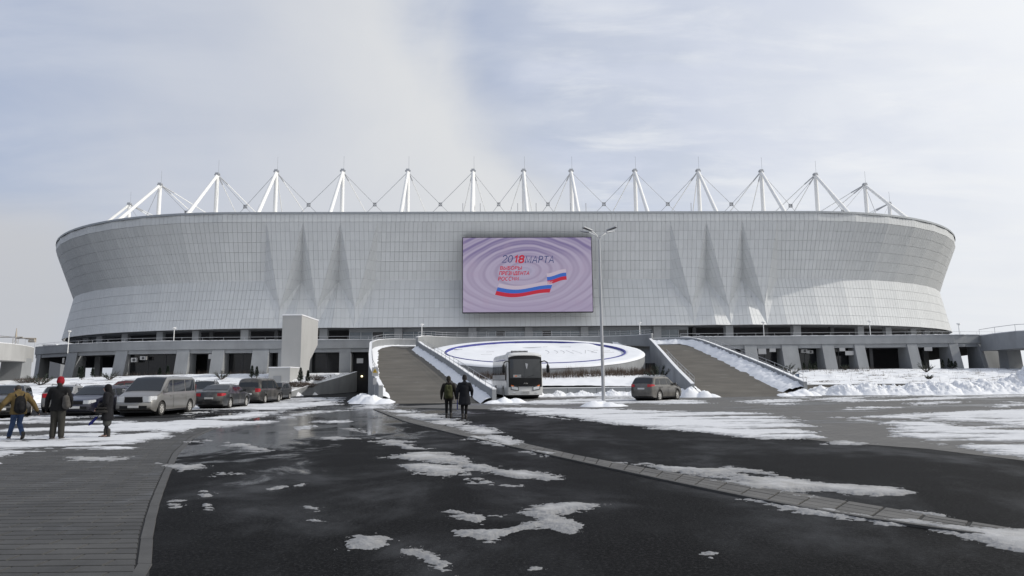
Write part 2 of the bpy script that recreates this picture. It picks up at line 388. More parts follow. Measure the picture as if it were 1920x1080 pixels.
LO = [gp(*p) for p in [(700, 768), (760, 792), (860, 817), (998, 848), (1147, 881), (1269, 908), (1390, 933), (1523, 961), (1700, 988), (1920, 1017), (2150, 1046)]]
UP = [gp(*p) for p in [(712, 764), (780, 787), (880, 808), (970, 829), (1092, 857), (1213, 879), (1330, 899), (1500, 927), (1688, 956), (1920, 1000), (2150, 1030)]]
def along(line, n):
    P = np.array(line); d = np.r_[0, np.cumsum(np.hypot(*(P[1:] - P[:-1]).T))]; t = np.linspace(0, d[-1], n)
    return np.stack([np.interp(t, d, P[:, 0]), np.interp(t, d, P[:, 1])], -1)
def smooth(P, k=3):
    for _ in range(k): P[1:-1] = 0.25 * P[:-2] + 0.5 * P[1:-1] + 0.25 * P[2:]
    return P
n_ = 75; A_ = smooth(along(LO, n_), 6); B_ = smooth(along(UP, n_), 6)
strip = tag(MB().add([(x, y, 0.003) for x, y in A_] + [(x, y, 0.003) for x, y in B_[::-1]], [(i, i + 1, 2 * n_ - 2 - i, 2 * n_ - 1 - i) for i in range(n_ - 1)]).build('paved_strip', M['paverjoint']), kind='structure')
M['strippaver'] = material('strip_paver', (0.095, 0.092, 0.087), 0.65, var=0.2, vscale=1.5, island=0.14, bump=0.25, bscale=60, spec=0.35)
ks = MB()
for i in range(n_ - 1):
    for j in range(4):
        f0, f1 = 0.10 + 0.225 * j, 0.10 + 0.225 * (j + 1)
        q = [A_[i] * (1 - f0) + B_[i] * f0, A_[i + 1] * (1 - f0) + B_[i + 1] * f0, A_[i + 1] * (1 - f1) + B_[i + 1] * f1, A_[i] * (1 - f1) + B_[i] * f1]
        c = sum(q) / 4; L1 = np.hypot(*(q[1] - q[0])); L2 = np.hypot(*(q[2] - q[1]))
        q = [c + (p - c) * (1 - 0.016 / min(L1, L2)) for p in q]
        mb = MB().add([(p[0], p[1], 0.0) for p in q] + [(p[0], p[1], 0.013) for p in q], [(4, 5, 6, 7), (0, 1, 5, 4), (1, 2, 6, 5), (2, 3, 7, 6), (3, 0, 4, 7)])
        mb.build('paver', M['strippaver'], strip, org=(c[0], c[1], 0)).location = (c[0], c[1], random.uniform(0, 0.003))
    q = [A_[i], A_[i + 1], A_[i + 1] * 0.91 + B_[i + 1] * 0.09, A_[i] * 0.91 + B_[i] * 0.09]
    ks.add([(p[0], p[1], 0) for p in q] + [(p[0], p[1], 0.03) for p in q], [(4, 5, 6, 7), (0, 1, 5, 4), (1, 2, 6, 5), (2, 3, 7, 6), (3, 0, 4, 7)])
ks.build('kerb', M['kerb'], strip)

# ------------------------------------------------------------------ snow lying on the ground: outlines surveyed from the photograph, ragged by noise
def snow_material():
    m = bpy.data.materials.new('trodden_snow'); m.use_nodes = True; N = NT(m.node_tree); b = N.n['Principled BSDF']
    at = N.new('ShaderNodeAttribute', attribute_name='cover').outputs['Fac']; pos = N.new('ShaderNodeNewGeometry').outputs['Position']
    n1 = N.noise(pos, 2.2, 7, 0.65); n2 = N.noise(N.vmul(pos, (0.5, 1.3, 1)), 0.45, 6, 0.6); n3 = N.noise(pos, 14, 4, 0.7)
    thin = N.ramp(N.math('ADD', at, N.math('MULTIPLY', N.math('SUBTRACT', n1, 0.5), 1.3)), 0.95, 0.10)
    c = N.mix(N.math('MULTIPLY', N.ramp(n2, 0.40, 0.68), 0.30), (0.62, 0.63, 0.65), (0.40, 0.405, 0.42))
    c = N.mix(N.math('MULTIPLY', N.ramp(n3, 0.50, 0.80), 0.35), c, (0.36, 0.355, 0.35))
    ice = N.new('ShaderNodeAttribute', attribute_name='ice').outputs['Fac']
    c = N.mix(N.math('MULTIPLY', ice, N.ramp(n1, 0.25, 0.7)), c, (0.27, 0.262, 0.25)); c = N.mix(N.math('MULTIPLY', ice, 0.35), c, (0.33, 0.325, 0.315))
    c = N.mix(N.math('MULTIPLY', thin, 0.75), c, (0.155, 0.158, 0.165))
    N.link(c, b.inputs['Base Color']); b.inputs['Roughness'].default_value = 0.6; b.inputs['Specular IOR Level'].default_value = 0.3
    bn = N.new('ShaderNodeBump'); bn.inputs['Strength'].default_value = 0.6; bn.inputs['Distance'].default_value = 0.03
    N.link(N.noise(pos, 9, 6, 0.7), bn.inputs['Height']); N.link(bn.outputs[0], b.inputs['Normal'])
    return m
M['trodden'] = snow_material()
PATCH = [
 [(-300, 900), (-40, 905), (0, 888), (10, 862), (22, 853), (110, 850), (180, 852), (240, 850), (285, 832), (335, 818), (380, 803), (440, 799), (520, 791), (545, 783), (600, 772), (560, 766), (640, 757), (640, 748), (600, 742), (560, 738), (300, 745), (0, 760), (-300, 765)],
 [(320, 832), (345, 828), (383, 826), (365, 834), (345, 838), (325, 838)], [(425, 830), (455, 831), (490, 840), (525, 848), (520, 852), (490, 849), (460, 843), (432, 835)],
 [(108, 860), (150, 856), (240, 857), (262, 853), (252, 862), (200, 868), (150, 870), (120, 866)], [(270, 868), (300, 866), (320, 872), (380, 872), (375, 877), (340, 884), (318, 879), (290, 874)],
 [(395, 889), (420, 885), (450, 888), (430, 892), (400, 894)], [(480, 918), (510, 913), (572, 907), (565, 912), (520, 918), (492, 921)], [(320, 932), (342, 930), (351, 945), (335, 952), (321, 946)],
 [(365, 930), (385, 922), (405, 924), (395, 933), (375, 936)], [(373, 945), (397, 944), (399, 957), (380, 960)], [(575, 950), (610, 953), (613, 958), (585, 960)], [(573, 976), (595, 971), (593, 978)],
 [(650, 804), (680, 807), (720, 820), (760, 828), (800, 840), (850, 856), (910, 870), (960, 882), (1060, 892), (1072, 902), (1020, 904), (980, 901), (920, 891), (870, 881), (800, 864), (700, 859), (740, 853), (770, 851), (730, 839), (690, 823)],
 [(750, 872), (800, 870), (873, 873), (902, 880), (880, 892), (850, 897), (800, 891), (765, 884)], [(868, 893), (930, 903), (972, 912), (960, 914), (900, 906)],
 [(655, 1005), (680, 998), (722, 1008), (742, 1015), (720, 1022), (690, 1031), (650, 1029), (660, 1018)], [(763, 1030), (785, 1025), (810, 1035), (826, 1050), (832, 1062), (810, 1056), (790, 1046), (765, 1041)],
 [(825, 955), (870, 957), (938, 970), (900, 986), (880, 989), (870, 979), (845, 973), (833, 963)],
 [(1000, 947), (1040, 942), (1080, 940), (1143, 945), (1110, 956), (1060, 966), (1102, 985), (1070, 999), (1030, 991), (990, 996), (950, 1011), (920, 1019), (860, 1006), (848, 995), (900, 989), (940, 990), (970, 980), (990, 966), (975, 960)],
 [(735, 771), (800, 775), (860, 787), (920, 802), (972, 829), (960, 840), (900, 822), (850, 802), (790, 790), (740, 779)], [(862, 808), (960, 834), (1043, 850), (1030, 855), (960, 843), (880, 823)],
 [(905, 762), (1000, 764), (1110, 767), (1250, 770), (1350, 772), (1440, 775), (1500, 790), (1548, 812), (1556, 823), (1500, 826), (1420, 824), (1340, 814), (1260, 806), (1180, 798), (1100, 791), (1030, 784), (960, 773)],
 [(1545, 823), (1640, 831), (1610, 836), (1550, 833)],
 [(1560, 786), (1640, 780), (1760, 772), (1840, 769), (1960, 766), (2150, 770), (2150, 872), (1930, 862), (1860, 850), (1780, 838), (1700, 824), (1655, 812), (1670, 800), (1620, 790)],
 [(1140, 867), (1200, 869), (1260, 876), (1310, 877), (1370, 874), (1403, 879), (1450, 889), (1560, 906), (1680, 914), (1718, 925), (1660, 933), (1600, 931), (1530, 923), (1480, 926), (1572, 936), (1560, 939), (1490, 933), (1440, 921), (1330, 901), (1400, 905), (1380, 895), (1310, 889), (1250, 883)],
 [(1383, 936), (1430, 934), (1490, 946), (1560, 955), (1640, 965), (1720, 971), (1800, 979), (1860, 986), (1940, 992), (2150, 1010), (2150, 1070), (1930, 1043), (1860, 1027), (1780, 1007), (1690, 992), (1600, 977), (1500, 962), (1430, 951)],
 [(1630, 951), (1730, 958), (1800, 970), (1740, 970)], [(815, 1062), (845, 1070), (870, 1090), (825, 1090)], [(975, 1062), (1010, 1058), (1030, 1066), (1000, 1075), (978, 1072)], [(1315, 1040), (1335, 1038), (1333, 1046)],
 [(930, 757), (1000, 751), (1100, 748), (1190, 747), (1320, 751), (1325, 757), (1200, 758), (1100, 757), (960, 761)], [(1010, 741), (1200, 740), (1200, 746), (1010, 747)],
 [(1500, 748), (1600, 744), (1950, 736), (2100, 735), (2100, 741), (1900, 744), (1700, 751), (1560, 754)], [(1380, 752), (1520, 744), (1530, 752), (1400, 757)],
 [(1690, 758), (1765, 752), (1800, 754), (1720, 761)], [(1550, 768), (1640, 762), (1680, 765), (1600, 772)], [(1450, 757), (1480, 757), (1480, 760), (1450, 760)], [(1860, 757), (1925, 753), (1930, 760), (1870, 764)],
 [(1090, 768), (1180, 764), (1185, 772), (1100, 776)],
 [(560, 757), (600, 746), (645, 742), (642, 752), (600, 762), (560, 766)], [(560, 741), (600, 736), (640, 733), (690, 732), (690, 735), (620, 742)],
 [(660, 764), (690, 757), (715, 757), (745, 762), (720, 767), (680, 768)], [(520, 776), (590, 770), (660, 768), (640, 772), (560, 778), (530, 781)], [(600, 818), (640, 814), (660, 820), (620, 826)],
 [(545, 801), (590, 797), (600, 801), (560, 806)], [(520, 812), (560, 811), (590, 815), (540, 817)], [(690, 762), (760, 768), (800, 776), (760, 778), (720, 772)], [(600, 790), (650, 788), (655, 791), (610, 794)],
 [(720, 752), (735, 752), (742, 762), (722, 762)],
]
HOLE = [
 [(-60, 798), (60, 794), (150, 793), (192, 796), (120, 800), (60, 803), (-60, 806)], [(110, 789), (190, 787), (260, 789), (310, 786), (330, 783), (300, 778), (230, 781), (150, 783)],
 [(215, 776), (290, 772), (352, 771), (356, 779), (300, 783), (240, 786)], [(355, 777), (400, 772), (470, 769), (430, 779), (360, 786), (300, 791), (250, 793)],
 [(395, 776), (440, 771), (480, 770), (430, 777)], [(440, 789), (500, 780), (560, 770), (540, 780), (480, 790)], [(-50, 815), (60, 811), (105, 813), (60, 818)], [(235, 811), (275, 809), (290, 811), (250, 814)],
 [(1770, 794), (1830, 792), (1865, 797), (1810, 801)], [(1840, 803), (1930, 802), (1930, 807), (1860, 806)], [(1610, 783), (1700, 786), (1740, 788), (1640, 790)], [(1600, 747), (1740, 742), (1770, 744), (1640, 750)],
 [(1010, 779), (1060, 781), (1090, 786), (1050, 784)], [(-20, 770), (60, 764), (110, 772), (90, 778), (0, 785)],
 [(1395, 886), (1440, 890), (1425, 894), (1390, 891)],
]
def ground_snow():
    th = np.radians(np.linspace(-44, 44, 1500)); v = np.linspace(0, 1, 640)
    d = 1.0 / (v * (1 / 5.6) + (1 - v) * (1 / 66.0))                       # finer near the viewer's spot, coarser far off
    D, T = np.meshgrid(d, np.tan(th), indexing='ij'); X = D * T; Y = D.copy()
    sd = np.full(X.shape, -3.0); ice = np.zeros(X.shape)
    amp = 0.030 * Y ** 0.95
    def window(poly, pad):
        p = np.array(poly); return (X > p[:, 0].min() - pad) & (X < p[:, 0].max() + pad) & (Y > p[:, 1].min() - pad) & (Y < p[:, 1].max() + pad)
    for pl in PATCH:
        w = [gp(a, min(b, 1200)) for a, b in pl]; pad = 0.25 + 0.03 * max(q[1] for q in w); k = window(w, pad)
        if k.any():
            q = poly_sd(X[k], Y[k], w); vm = sum(b for a, b in pl) / len(pl); g = 0.0 if pl[0][0] in (-300, 1560) else 1.0 if vm > 838 and pl[0][0] != 1383 else .7 if vm > 805 else .45 if pl[0][0] in (735, 862) else 0.0
            ice[k] = np.where(q > sd[k], g, ice[k]); sd[k] = np.maximum(sd[k], q)
    for pl in HOLE:
        w = [gp(a, b) for a, b in pl]; k = window(w, 1.0)
        if k.any(): sd[k] = np.minimum(sd[k], -poly_sd(X[k], Y[k], w))
    s = 1.0 / (0.25 + 0.028 * Y)
    n = fbm(X * 1.1, Y * 1.3, 3, 8, 0.70) - 0.5; n2 = 0.5 - np.abs(2 * fbm(X * 3.2, Y * 5.0, 11, 5, 0.65) - 1) * 2.2; n3 = fbm(X * 0.35, Y * 0.5, 21, 4) - 0.5
    m = sd + amp * 2.6 * n + amp * 0.55 * n2 + amp * (0.6 + 1.3 * np.clip((Y - 18) / 20, 0, 1)) * (fbm(X * 0.24, Y * 0.75, 21, 4) - 0.5) + amp * 1.25 * (fbm(X * 5.0, Y * 6.0, 41, 6, 0.6) - 0.50)
    edge = 0.34 + 0.008 * Y
    fine = fbm(X * 9.0, Y * 11.0, 61, 5, 0.68); coarse = fbm(X * 3.0, Y * 3.6, 71, 5, 0.66); wn = np.clip((Y - 10) / 25, 0, 1)
    worn = fbm(X * 0.20 + .3 * n3, Y * 0.85, 101, 6, 0.66); m = np.where(Y > 16, np.minimum(m, (worn - 0.385 + .035 * (X < -7)) * 5.0 + np.clip(0.45 - sd * .1, 0, .45)), m)      # wheel-worn bare streaks
    brk = fine * (1 - wn) + coarse * wn
    m = m - edge * (0.26 + 0.65 * wn) * (brk - 0.47)
    c = np.clip(m / edge, -1, 2.5); c = np.where((c > 0) & (Y > 16), c * np.clip((worn - .36) / .12, .12, 1), c); prof = np.clip(c / 1.2, 0, 1)
    lump = fbm(X * 3.1, Y * 3.1, 31, 5, 0.6)
    Z = -0.012 + 0.028 * np.clip(c * 1.6, 0, 1) + prof ** 0.8 * (0.006 + 0.026 * lump * (0.6 + 0.4 * np.clip(sd, 0, 1)))
    film = m - 0.06 * (1 - wn) + edge * (0.40 * (fbm(X * 14.0, Y * 16.0, 91, 4, 0.7) * (1 - wn) + fbm(X * 4.5, Y * 5.5, 93, 4, 0.7) * wn) - 0.235)      # a thin slush film round each patch
    Z = np.where(m < 0.02, np.maximum(Z, 0.0165 * (film > -0.03) - 0.012), Z)
    keep = (m > 0) | (film > 0)
    grid_mesh('snow_patches', X, Y, Z, keep, M['trodden'], np.clip(c, 0, 1.5) / 1.5, kind='stuff', ice=ice)
ground_snow()
# ------------------------------------------------------------------ stadium shell
ZB, ZC, ZT, ZR = 11.20, 20.37, 30.5, 32.27          # hem, waist, top of the folded band, rim
RIM = dict(s=54.0, rx=59.0, ry=64.8, y=124.2); WAI = dict(s=52.4, rx=55.1, ry=53.5, y=130.0); HEM = dict(s=44.1, rx=67.7, ry=57.2, y=126.9)
def warp(x, r):
    """the bowl's right end is a little shorter than the left"""
    c = 1.55 if r is RIM else .7 if r is WAI else 1.9; d = 0.0 if r is RIM else -.6 if r is WAI else .9
    return x - (c if x > 0 else -d) * min(1.0, max(0.0, (abs(x) - 50) / 45))
def ring_poly(r, n=400):
    pts = [(0.0, r['y'])] + [(r['s'] + r['rx'] * sin(t), r['y'] + r['ry'] * (1 - cos(t))) for t in np.linspace(0, pi / 2, n)]
    return np.array(pts)
def ring_stations(r, x0, nf):
    """points of a ring from x = x0 on the straight front round to the far side, evenly spaced"""
    P = ring_poly(r); d = np.r_[0, np.cumsum(np.hypot(*(P[1:] - P[:-1]).T))]
    t = np.linspace(x0, d[-1], nf + 1)
    return [(float(np.interp(q, d, P[:, 0])), float(np.interp(q, d, P[:, 1]))) for q in t]
stadium = site('football_stadium', (0, 150, 5.9), 'vast pale grey panelled stadium bowl with pinched waist and white roof masts', 'stadium')
joint = MB(); clad = MB()
PANEL_UP = np.linspace(0, 1, 7); COLW = 0.86
def nrm(a, b, c):
    n = (Vector(b) - Vector(a)).cross(Vector(c) - Vector(a)); return n.normalized()
def panel_quad(mb, q, n, g=0.022, t=0.05):
    c = sum((Vector(p) for p in q), Vector()) / len(q); top = []; bot = []
    L = [(Vector(q[1]) - Vector(q[0])).length, (Vector(q[2]) - Vector(q[1])).length] if len(q) == 4 else [1, 1]
    for p in q:
        d = Vector(p) - c; k = max(0.2, 1 - g / max(d.length, 0.05) * 1.3)
        if len(q) == 4:
            e1 = (Vector(q[1]) - Vector(q[0])).normalized(); e2 = (d - e1 * d.dot(e1)); a = d.dot(e1)
            a2 = a - math.copysign(min(g, abs(a)), a); e2n = e2.length
            d2 = e1 * a2 + (e2 * max(0, e2n - g) / e2n if e2n > 1e-6 else Vector())
        else: d2 = d * k
        top.append(c + d2 + n * t); bot.append(c + d2 - n * 0.02)
    m = len(q)
    mb.add(bot + top, [tuple(range(m, 2 * m))] + [(i, (i + 1) % m, m + (i + 1) % m, m + i) for i in range(m)])
def quad_panels(p00, p10, p11, p01, nc, rows, mb=None):
    """p00-p10 bottom edge, p01-p11 top edge; seen from outside left to right"""
    p00, p10, p11, p01 = map(Vector, (p00, p10, p11, p01)); n = (p10 - p00).cross(p01 - p00).normalized()
    def at(a, b): return (p00 * (1 - a) + p10 * a) * (1 - b) + (p01 * (1 - a) + p11 * a) * b
    for r0, r1 in zip(rows, rows[1:]):
        for k in range(nc):
            joint.add([at(k / nc, r0) - n * .06, at((k + 1) / nc, r0) - n * .06, at((k + 1) / nc, r1) - n * .06, at(k / nc, r1) - n * .06], [(0, 1, 2, 3)])
            panel_quad(clad if mb is None else mb, [at(k / nc, r0), at((k + 1) / nc, r0), at((k + 1) / nc, r1), at(k / nc, r1)], n)
def clip(poly, ax, lim, keep_less):
    out = []
    for i in range(len(poly)):
        a, b = poly[i], poly[(i + 1) % len(poly)]; da, db = a[ax] - lim, b[ax] - lim
        if not keep_less: da, db = -da, -db
        if da <= 0: out.append(a)
        if (da < 0 < db) or (db < 0 < da):
            t = da / (da - db); out.append((a[0] + (b[0] - a[0]) * t, a[1] + (b[1] - a[1]) * t))
    return out
def poly_panels(P, zrows):
    """panels on a planar polygon (counter-clockwise from outside), cut at the level joints and at even columns"""
    P = [Vector(p) for p in P]; n = nrm(P[0], P[1], P[2])
    if n.y > 0: P.reverse(); n = -n
    joint.add([p - n * .03 for p in P], [tuple(range(len(P)))])
    e1 = Vector((0, 0, 1)).cross(n).normalized(); e2 = n.cross(e1); o = P[0]
    q = [((p - o).dot(e1), (p - o).dot(e2)) for p in P]
    rows = sorted((z - o.z) / e2.z for z in zrows)
    u0 = min(a for a, b in q); u1 = max(a for a, b in q); nc = max(1, round((u1 - u0) / COLW))
    rows = [min(b for a, b in q) - 1] + rows + [max(b for a, b in q) + 1]
    for r0, r1 in zip(rows, rows[1:]):
        if r1 - r0 < 0.05: continue
        s = clip(clip(q, 1, r0, False), 1, r1, True)
        if len(s) < 3: continue
        for k in range(nc):
            a, b = u0 + (u1 - u0) * k / nc, u0 + (u1 - u0) * (k + 1) / nc
            c = clip(clip(s, 0, a, False), 0, b, True)
            if len(c) < 3: continue
            area = abs(sum(c[i][0] * c[(i + 1) % len(c)][1] - c[(i + 1) % len(c)][0] * c[i][1] for i in range(len(c)))) / 2
            if area < 0.04: continue
            cc = (sum(x for x, y in c) / len(c), sum(y for x, y in c) / len(c)); pts = []
            wx = max(x for x, y in c) - min(x for x, y in c); wy = max(y for x, y in c) - min(y for x, y in c)
            for x, y in c: pts.append((cc[0] + (x - cc[0]) * (1 - 0.036 / max(wx, .12)), cc[1] + (y - cc[1]) * (1 - 0.036 / max(wy, .12))))
            top = [o + e1 * x + e2 * y + n * 0.05 for x, y in pts]; bot = [p - n * 0.07 for p in top]; m = len(top)
            clad.add(bot + top, [tuple(range(m, 2 * m))] + [(i, (i + 1) % m, m + (i + 1) % m, m + i) for i in range(m)])
LOWR = np.linspace(0, 1, 6); UPR = np.linspace(0, 1, 7); CAPR = [0, 1]
ZROWS = [ZB + (ZC - ZB) * t for t in LOWR[1:-1]] + [ZC] + [ZC + (ZT - ZC) * t for t in UPR[1:-1]]
TX = [27.2, 34.0, 40.8, 47.5]; VX = [28.3, 35.4, 42.4, 49.35]; BX = [31.8, 38.8, 45.7]; HX = [28.4, 35.7, 42.6, 49.45]
ZN = ZB + (ZC - ZB) * 0.4; YT, YV = RIM['y'], WAI['y']
def hem_y(x):
    return 126.9 if x <= 44.1 else 126.9 + 57.2 * (1 - sqrt(max(0, 1 - ((x - 44.1) / 67.7) ** 2)))
RIDGE, VALLEY = -0.42, 0.42
for s in (-1, 1):
    T = [(s * x, YT, ZT) for x in TX]; V = [(s * x, YV, ZC) for x in VX]
    Bp = [(s * x, 128.05, ZN) for x in BX]; Vh = [(s * x, hem_y(x) + (RIDGE if 0 < i < 3 else 0), ZB) for i, x in enumerate(HX)]; Bh = [(s * x, hem_y(x) + VALLEY, ZB) for x in BX]
    for i in range(3):
        poly_panels([T[i], T[i + 1], Bp[i]], ZROWS)                        # a fang of the upper band
        poly_panels([T[i], V[i], Bp[i]], ZROWS)                            # its two flanks
        poly_panels([T[i + 1], V[i + 1], Bp[i]], ZROWS)
        poly_panels([V[i], Bp[i], Bh[i]], ZROWS); poly_panels([V[i], Bh[i], Vh[i]], ZROWS)
        poly_panels([V[i + 1], Bp[i], Bh[i]], ZROWS); poly_panels([V[i + 1], Bh[i], Vh[i + 1]], ZROWS)
    # regular facets round the corner and along the flank
    NF = 13
    rim = ring_stations(RIM, TX[3], NF); wai = ring_stations(WAI, VX[3], NF); hem = ring_stations(HEM, HX[3], NF)
    for k in range(NF):
        def pt(ring, i, z): return (warp(s * ring[i][0], RIM if ring is rim else WAI if ring is wai else HEM), ring[i][1], z)
        i0, i1 = (k, k + 1) if s > 0 else (k + 1, k)
        nc = 9
        quad_panels(pt(hem, i0, ZB), pt(hem, i1, ZB), pt(wai, i1, ZC), pt(wai, i0, ZC), nc, LOWR)
        quad_panels(pt(wai, i0, ZC), pt(wai, i1, ZC), pt(rim, i1, ZT), pt(rim, i0, ZT), nc, UPR)
        quad_panels(pt(rim, i0, ZT), pt(rim, i1, ZT), pt(rim, i1, ZR), pt(rim, i0, ZR), nc, CAPR)
    for a, b in zip(TX, TX[1:]):
        l, r_ = sorted((s * a, s * b)); quad_panels((l, YT, ZT), (r_, YT, ZT), (r_, YT, ZR), (l, YT, ZR), 8, CAPR)
NCC = 60                                                                    # the flat middle: lower band panel by panel, the rest joined
quad_panels((-VX[0], YV, ZC), (VX[0], YV, ZC), (TX[0], YT, ZT), (-TX[0], YT, ZT), 66, UPR)
quad_panels((-TX[0], YT, ZT), (TX[0], YT, ZT), (TX[0], YT, ZR), (-TX[0], YT, ZR), 64, CAPR)
p0 = Vector((-HX[0], 126.9, ZB)); p1 = Vector((HX[0], 126.9, ZB)); up_ = Vector((0, YV - 126.9, ZC - ZB)); nn = (p1 - p0).cross(up_).normalized()
joint.add([p0 - nn * .03, p1 - nn * .03, p1 + up_ - nn * .03, p0 + up_ - nn * .03], [(0, 1, 2, 3)])
w_ = (2 * HX[0]) / NCC; one = MB(); panel_quad(one, [(-w_ / 2, 0, 0), (w_ / 2, 0, 0), tuple(Vector((w_ / 2, 0, 0)) + up_ / 5), tuple(Vector((-w_ / 2, 0, 0)) + up_ / 5)], nn)
pm = one.mesh('cladding_panel', M['panel']); so = Vector(stadium['_o'])
for r in range(5):
    for k in range(NCC): put('cladding_panel', pm, stadium, p0 + Vector((w_ * (k + .5), 0, 0)) + up_ * (r / 5) - so)
joint.build('cladding_backing', M['joint'], stadium)
o = clad.build('cladding_panel', M['panel'], stadium); o['kind'] = 'stuff'
# far half of the shell (never seen from the front), soffit, roof
def full_ring(r, n=14):
    q = [(r['s'] + r['rx'] * sin(t), r['y'] + r['ry'] * (1 - cos(t))) for t in np.linspace(0, pi / 2, n)]
    front = [(warp(-x, r), y) for x, y in reversed(q)] + [(warp(x, r), y) for x, y in q]; yc = r['y'] + r['ry']
    return front + [(x, 2 * yc - y) for x, y in reversed(front)]
back = MB(); R1, R2, R3 = full_ring(RIM), full_ring(WAI), full_ring(HEM); nR = len(R1); h = nR // 2
for ra, za, rb, zb in ((R3, ZB, R2, ZC), (R2, ZC, R1, ZR)):
    for i in range(h - 1, nR):
        j = (i + 1) % nR
        if i == nR - 1: continue
        back.add([(ra[i][0], ra[i][1], za), (ra[j][0], ra[j][1], za), (rb[j][0], rb[j][1], zb), (rb[i][0], rb[i][1], zb)], [(0, 1, 2, 3)])
back.build('rear_shell', M['panel'], stadium)
def shrink(ring, d, yc=189.0):
    out = []
    n = len(ring)
    for i in range(n):
        a, b = Vector(ring[i - 1]), Vector(ring[(i + 1) % n]); t = (b - a).normalized(); out.append((ring[i][0] - t.y * d, ring[i][1] + t.x * d))
    return out
def annulus(ra, za, rb, zb):
    m = MB(); n = len(ra)
    m.add([(x, y, za) for x, y in ra] + [(x, y, zb) for x, y in rb], [(i, (i + 1) % n, n + (i + 1) % n, n + i) for i in range(n)]); return m
RD = full_ring(RIM, 30)
annulus(shrink(RD, 0.1), ZR - 0.15, shrink(RD, 24), 29.6).build('roof', M['white'], stadium)
HD = full_ring(HEM, 30)
annulus(shrink(HD, 0.6), ZB + 0.02, shrink(HD, 14), ZB + 0.02).build('soffit', M['soffit'], stadium)
hemband = annulus(shrink(HD, 0.75), ZB - 0.10, shrink(HD, 0.75), ZB + 0.3); hemband.build('hem_trim', M['darkgrey'], stadium)
rc = annulus(shrink(RD, -0.16), ZR - 0.28, shrink(RD, -0.16), ZR + 0.10)
n_r = len(RD); a_ = shrink(RD, -0.16); b_ = shrink(RD, 0.5)
rc.add([(x, y, ZR + .10) for x, y in a_] + [(x, y, ZR + .10) for x, y in b_], [(i, (i + 1) % n_r, n_r + (i + 1) % n_r, n_r + i) for i in range(n_r)])
rc.build('rim_coping', M['alu'], stadium)
# ------------------------------------------------------------------ concourse under the hem
ZD = 5.9
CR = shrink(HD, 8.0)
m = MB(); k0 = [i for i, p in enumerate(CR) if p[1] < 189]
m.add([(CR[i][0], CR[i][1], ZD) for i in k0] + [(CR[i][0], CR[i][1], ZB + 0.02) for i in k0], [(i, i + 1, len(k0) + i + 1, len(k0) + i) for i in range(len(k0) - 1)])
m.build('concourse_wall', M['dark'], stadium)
HEMF = [p for p in full_ring(HEM, 60) if p[1] < 189.5]
def hem_at(x, inset):
    P = shrink(full_ring(HEM, 60), inset); best = min((p for p in P if p[1] < 189.5), key=lambda p: abs(p[0] - x))
    if abs(x) < 44: return (x, 126.9 + inset)
    return best
for x in [q * .971 for q in (-101, -96, -89.5, -81.5, -73, -65.0, -54.2, -39.0, -24.6, -10.2, 0.8, 11.7, 26.1, 40.4, 54.6, 68.3, 76.5, 84.5, 91.5, 97, 101.5)]:
    cx, cy = hem_at(x, 3.2); w = 0.72 if abs(x) < 60 else 0.6
    MB().box((cx - w, cy - w, ZD), (cx + w, cy + w, ZB)).build('column', M['concrete'], stadium)
for x in (-47.5, -32, 33.2, 47.4, 61.5, -60):
    cx, cy = hem_at(x, 5.5); MB().box((cx - .35, cy - .4, ZD), (cx + .35, cy + .4, ZB)).build('column', M['darkgrey'], stadium)
def window_bay(x0, x1, kinds, z1=ZB - 0.55):
    """a glazed front between two columns: frame, then one pane per light"""
    Y = 130.6; x0 *= .971; x1 *= .971; n = len(kinds); fr = MB(); w = (x1 - x0) / n
    fr.box((x0, Y - .06, ZD), (x1, Y + .1, ZD + .12)); fr.box((x0, Y - .06, z1), (x1, Y + .1, z1 + .1)); fr.box((x0, Y - .06, ZD + 3.6), (x1, Y + .06, ZD + 3.7))
    for i in range(n + 1): fr.box((x0 + w * i - .06, Y - .08, ZD), (x0 + w * i + .06, Y + .1, z1))
    f = fr.build('window', M['alu'], stadium)
    for i, k in enumerate(kinds):
        if k == 'w': MB().box((x0 + w * i + .06, Y - .02, ZD + .12), (x0 + w * (i + 1) - .06, Y + .08, z1)).build('infill_panel', M['greywall'], f)
        else:
            b = M['glass'] if k == 'g' else M['darkglass']
            MB().box((x0 + w * i + .06, Y + .01, ZD + .12), (x0 + w * (i + 1) - .06, Y + .04, ZD + 3.6)).build('pane', b, f)
            MB().box((x0 + w * i + .06, Y + .01, ZD + 3.7), (x0 + w * (i + 1) - .06, Y + .04, z1)).build('pane', b, f)
window_bay(-34.2, -25.4, 'ggdg'); window_bay(-23.9, -11.0, 'gggwww'); window_bay(-9.4, 0.0, 'ggdgg'); window_bay(1.6, 10.9, 'gdggg')
window_bay(12.5, 25.3, 'gggggg'); window_bay(26.9, 32.4, 'ggd')
M['strip_light'] = bpy.data.materials.new('strip_light'); M['strip_light'].use_nodes = True
MB().box((-33.3, 130.5, ZB - .6), (31.6, 130.8, ZB + .02)).build('transom', M['greywall'], stadium)

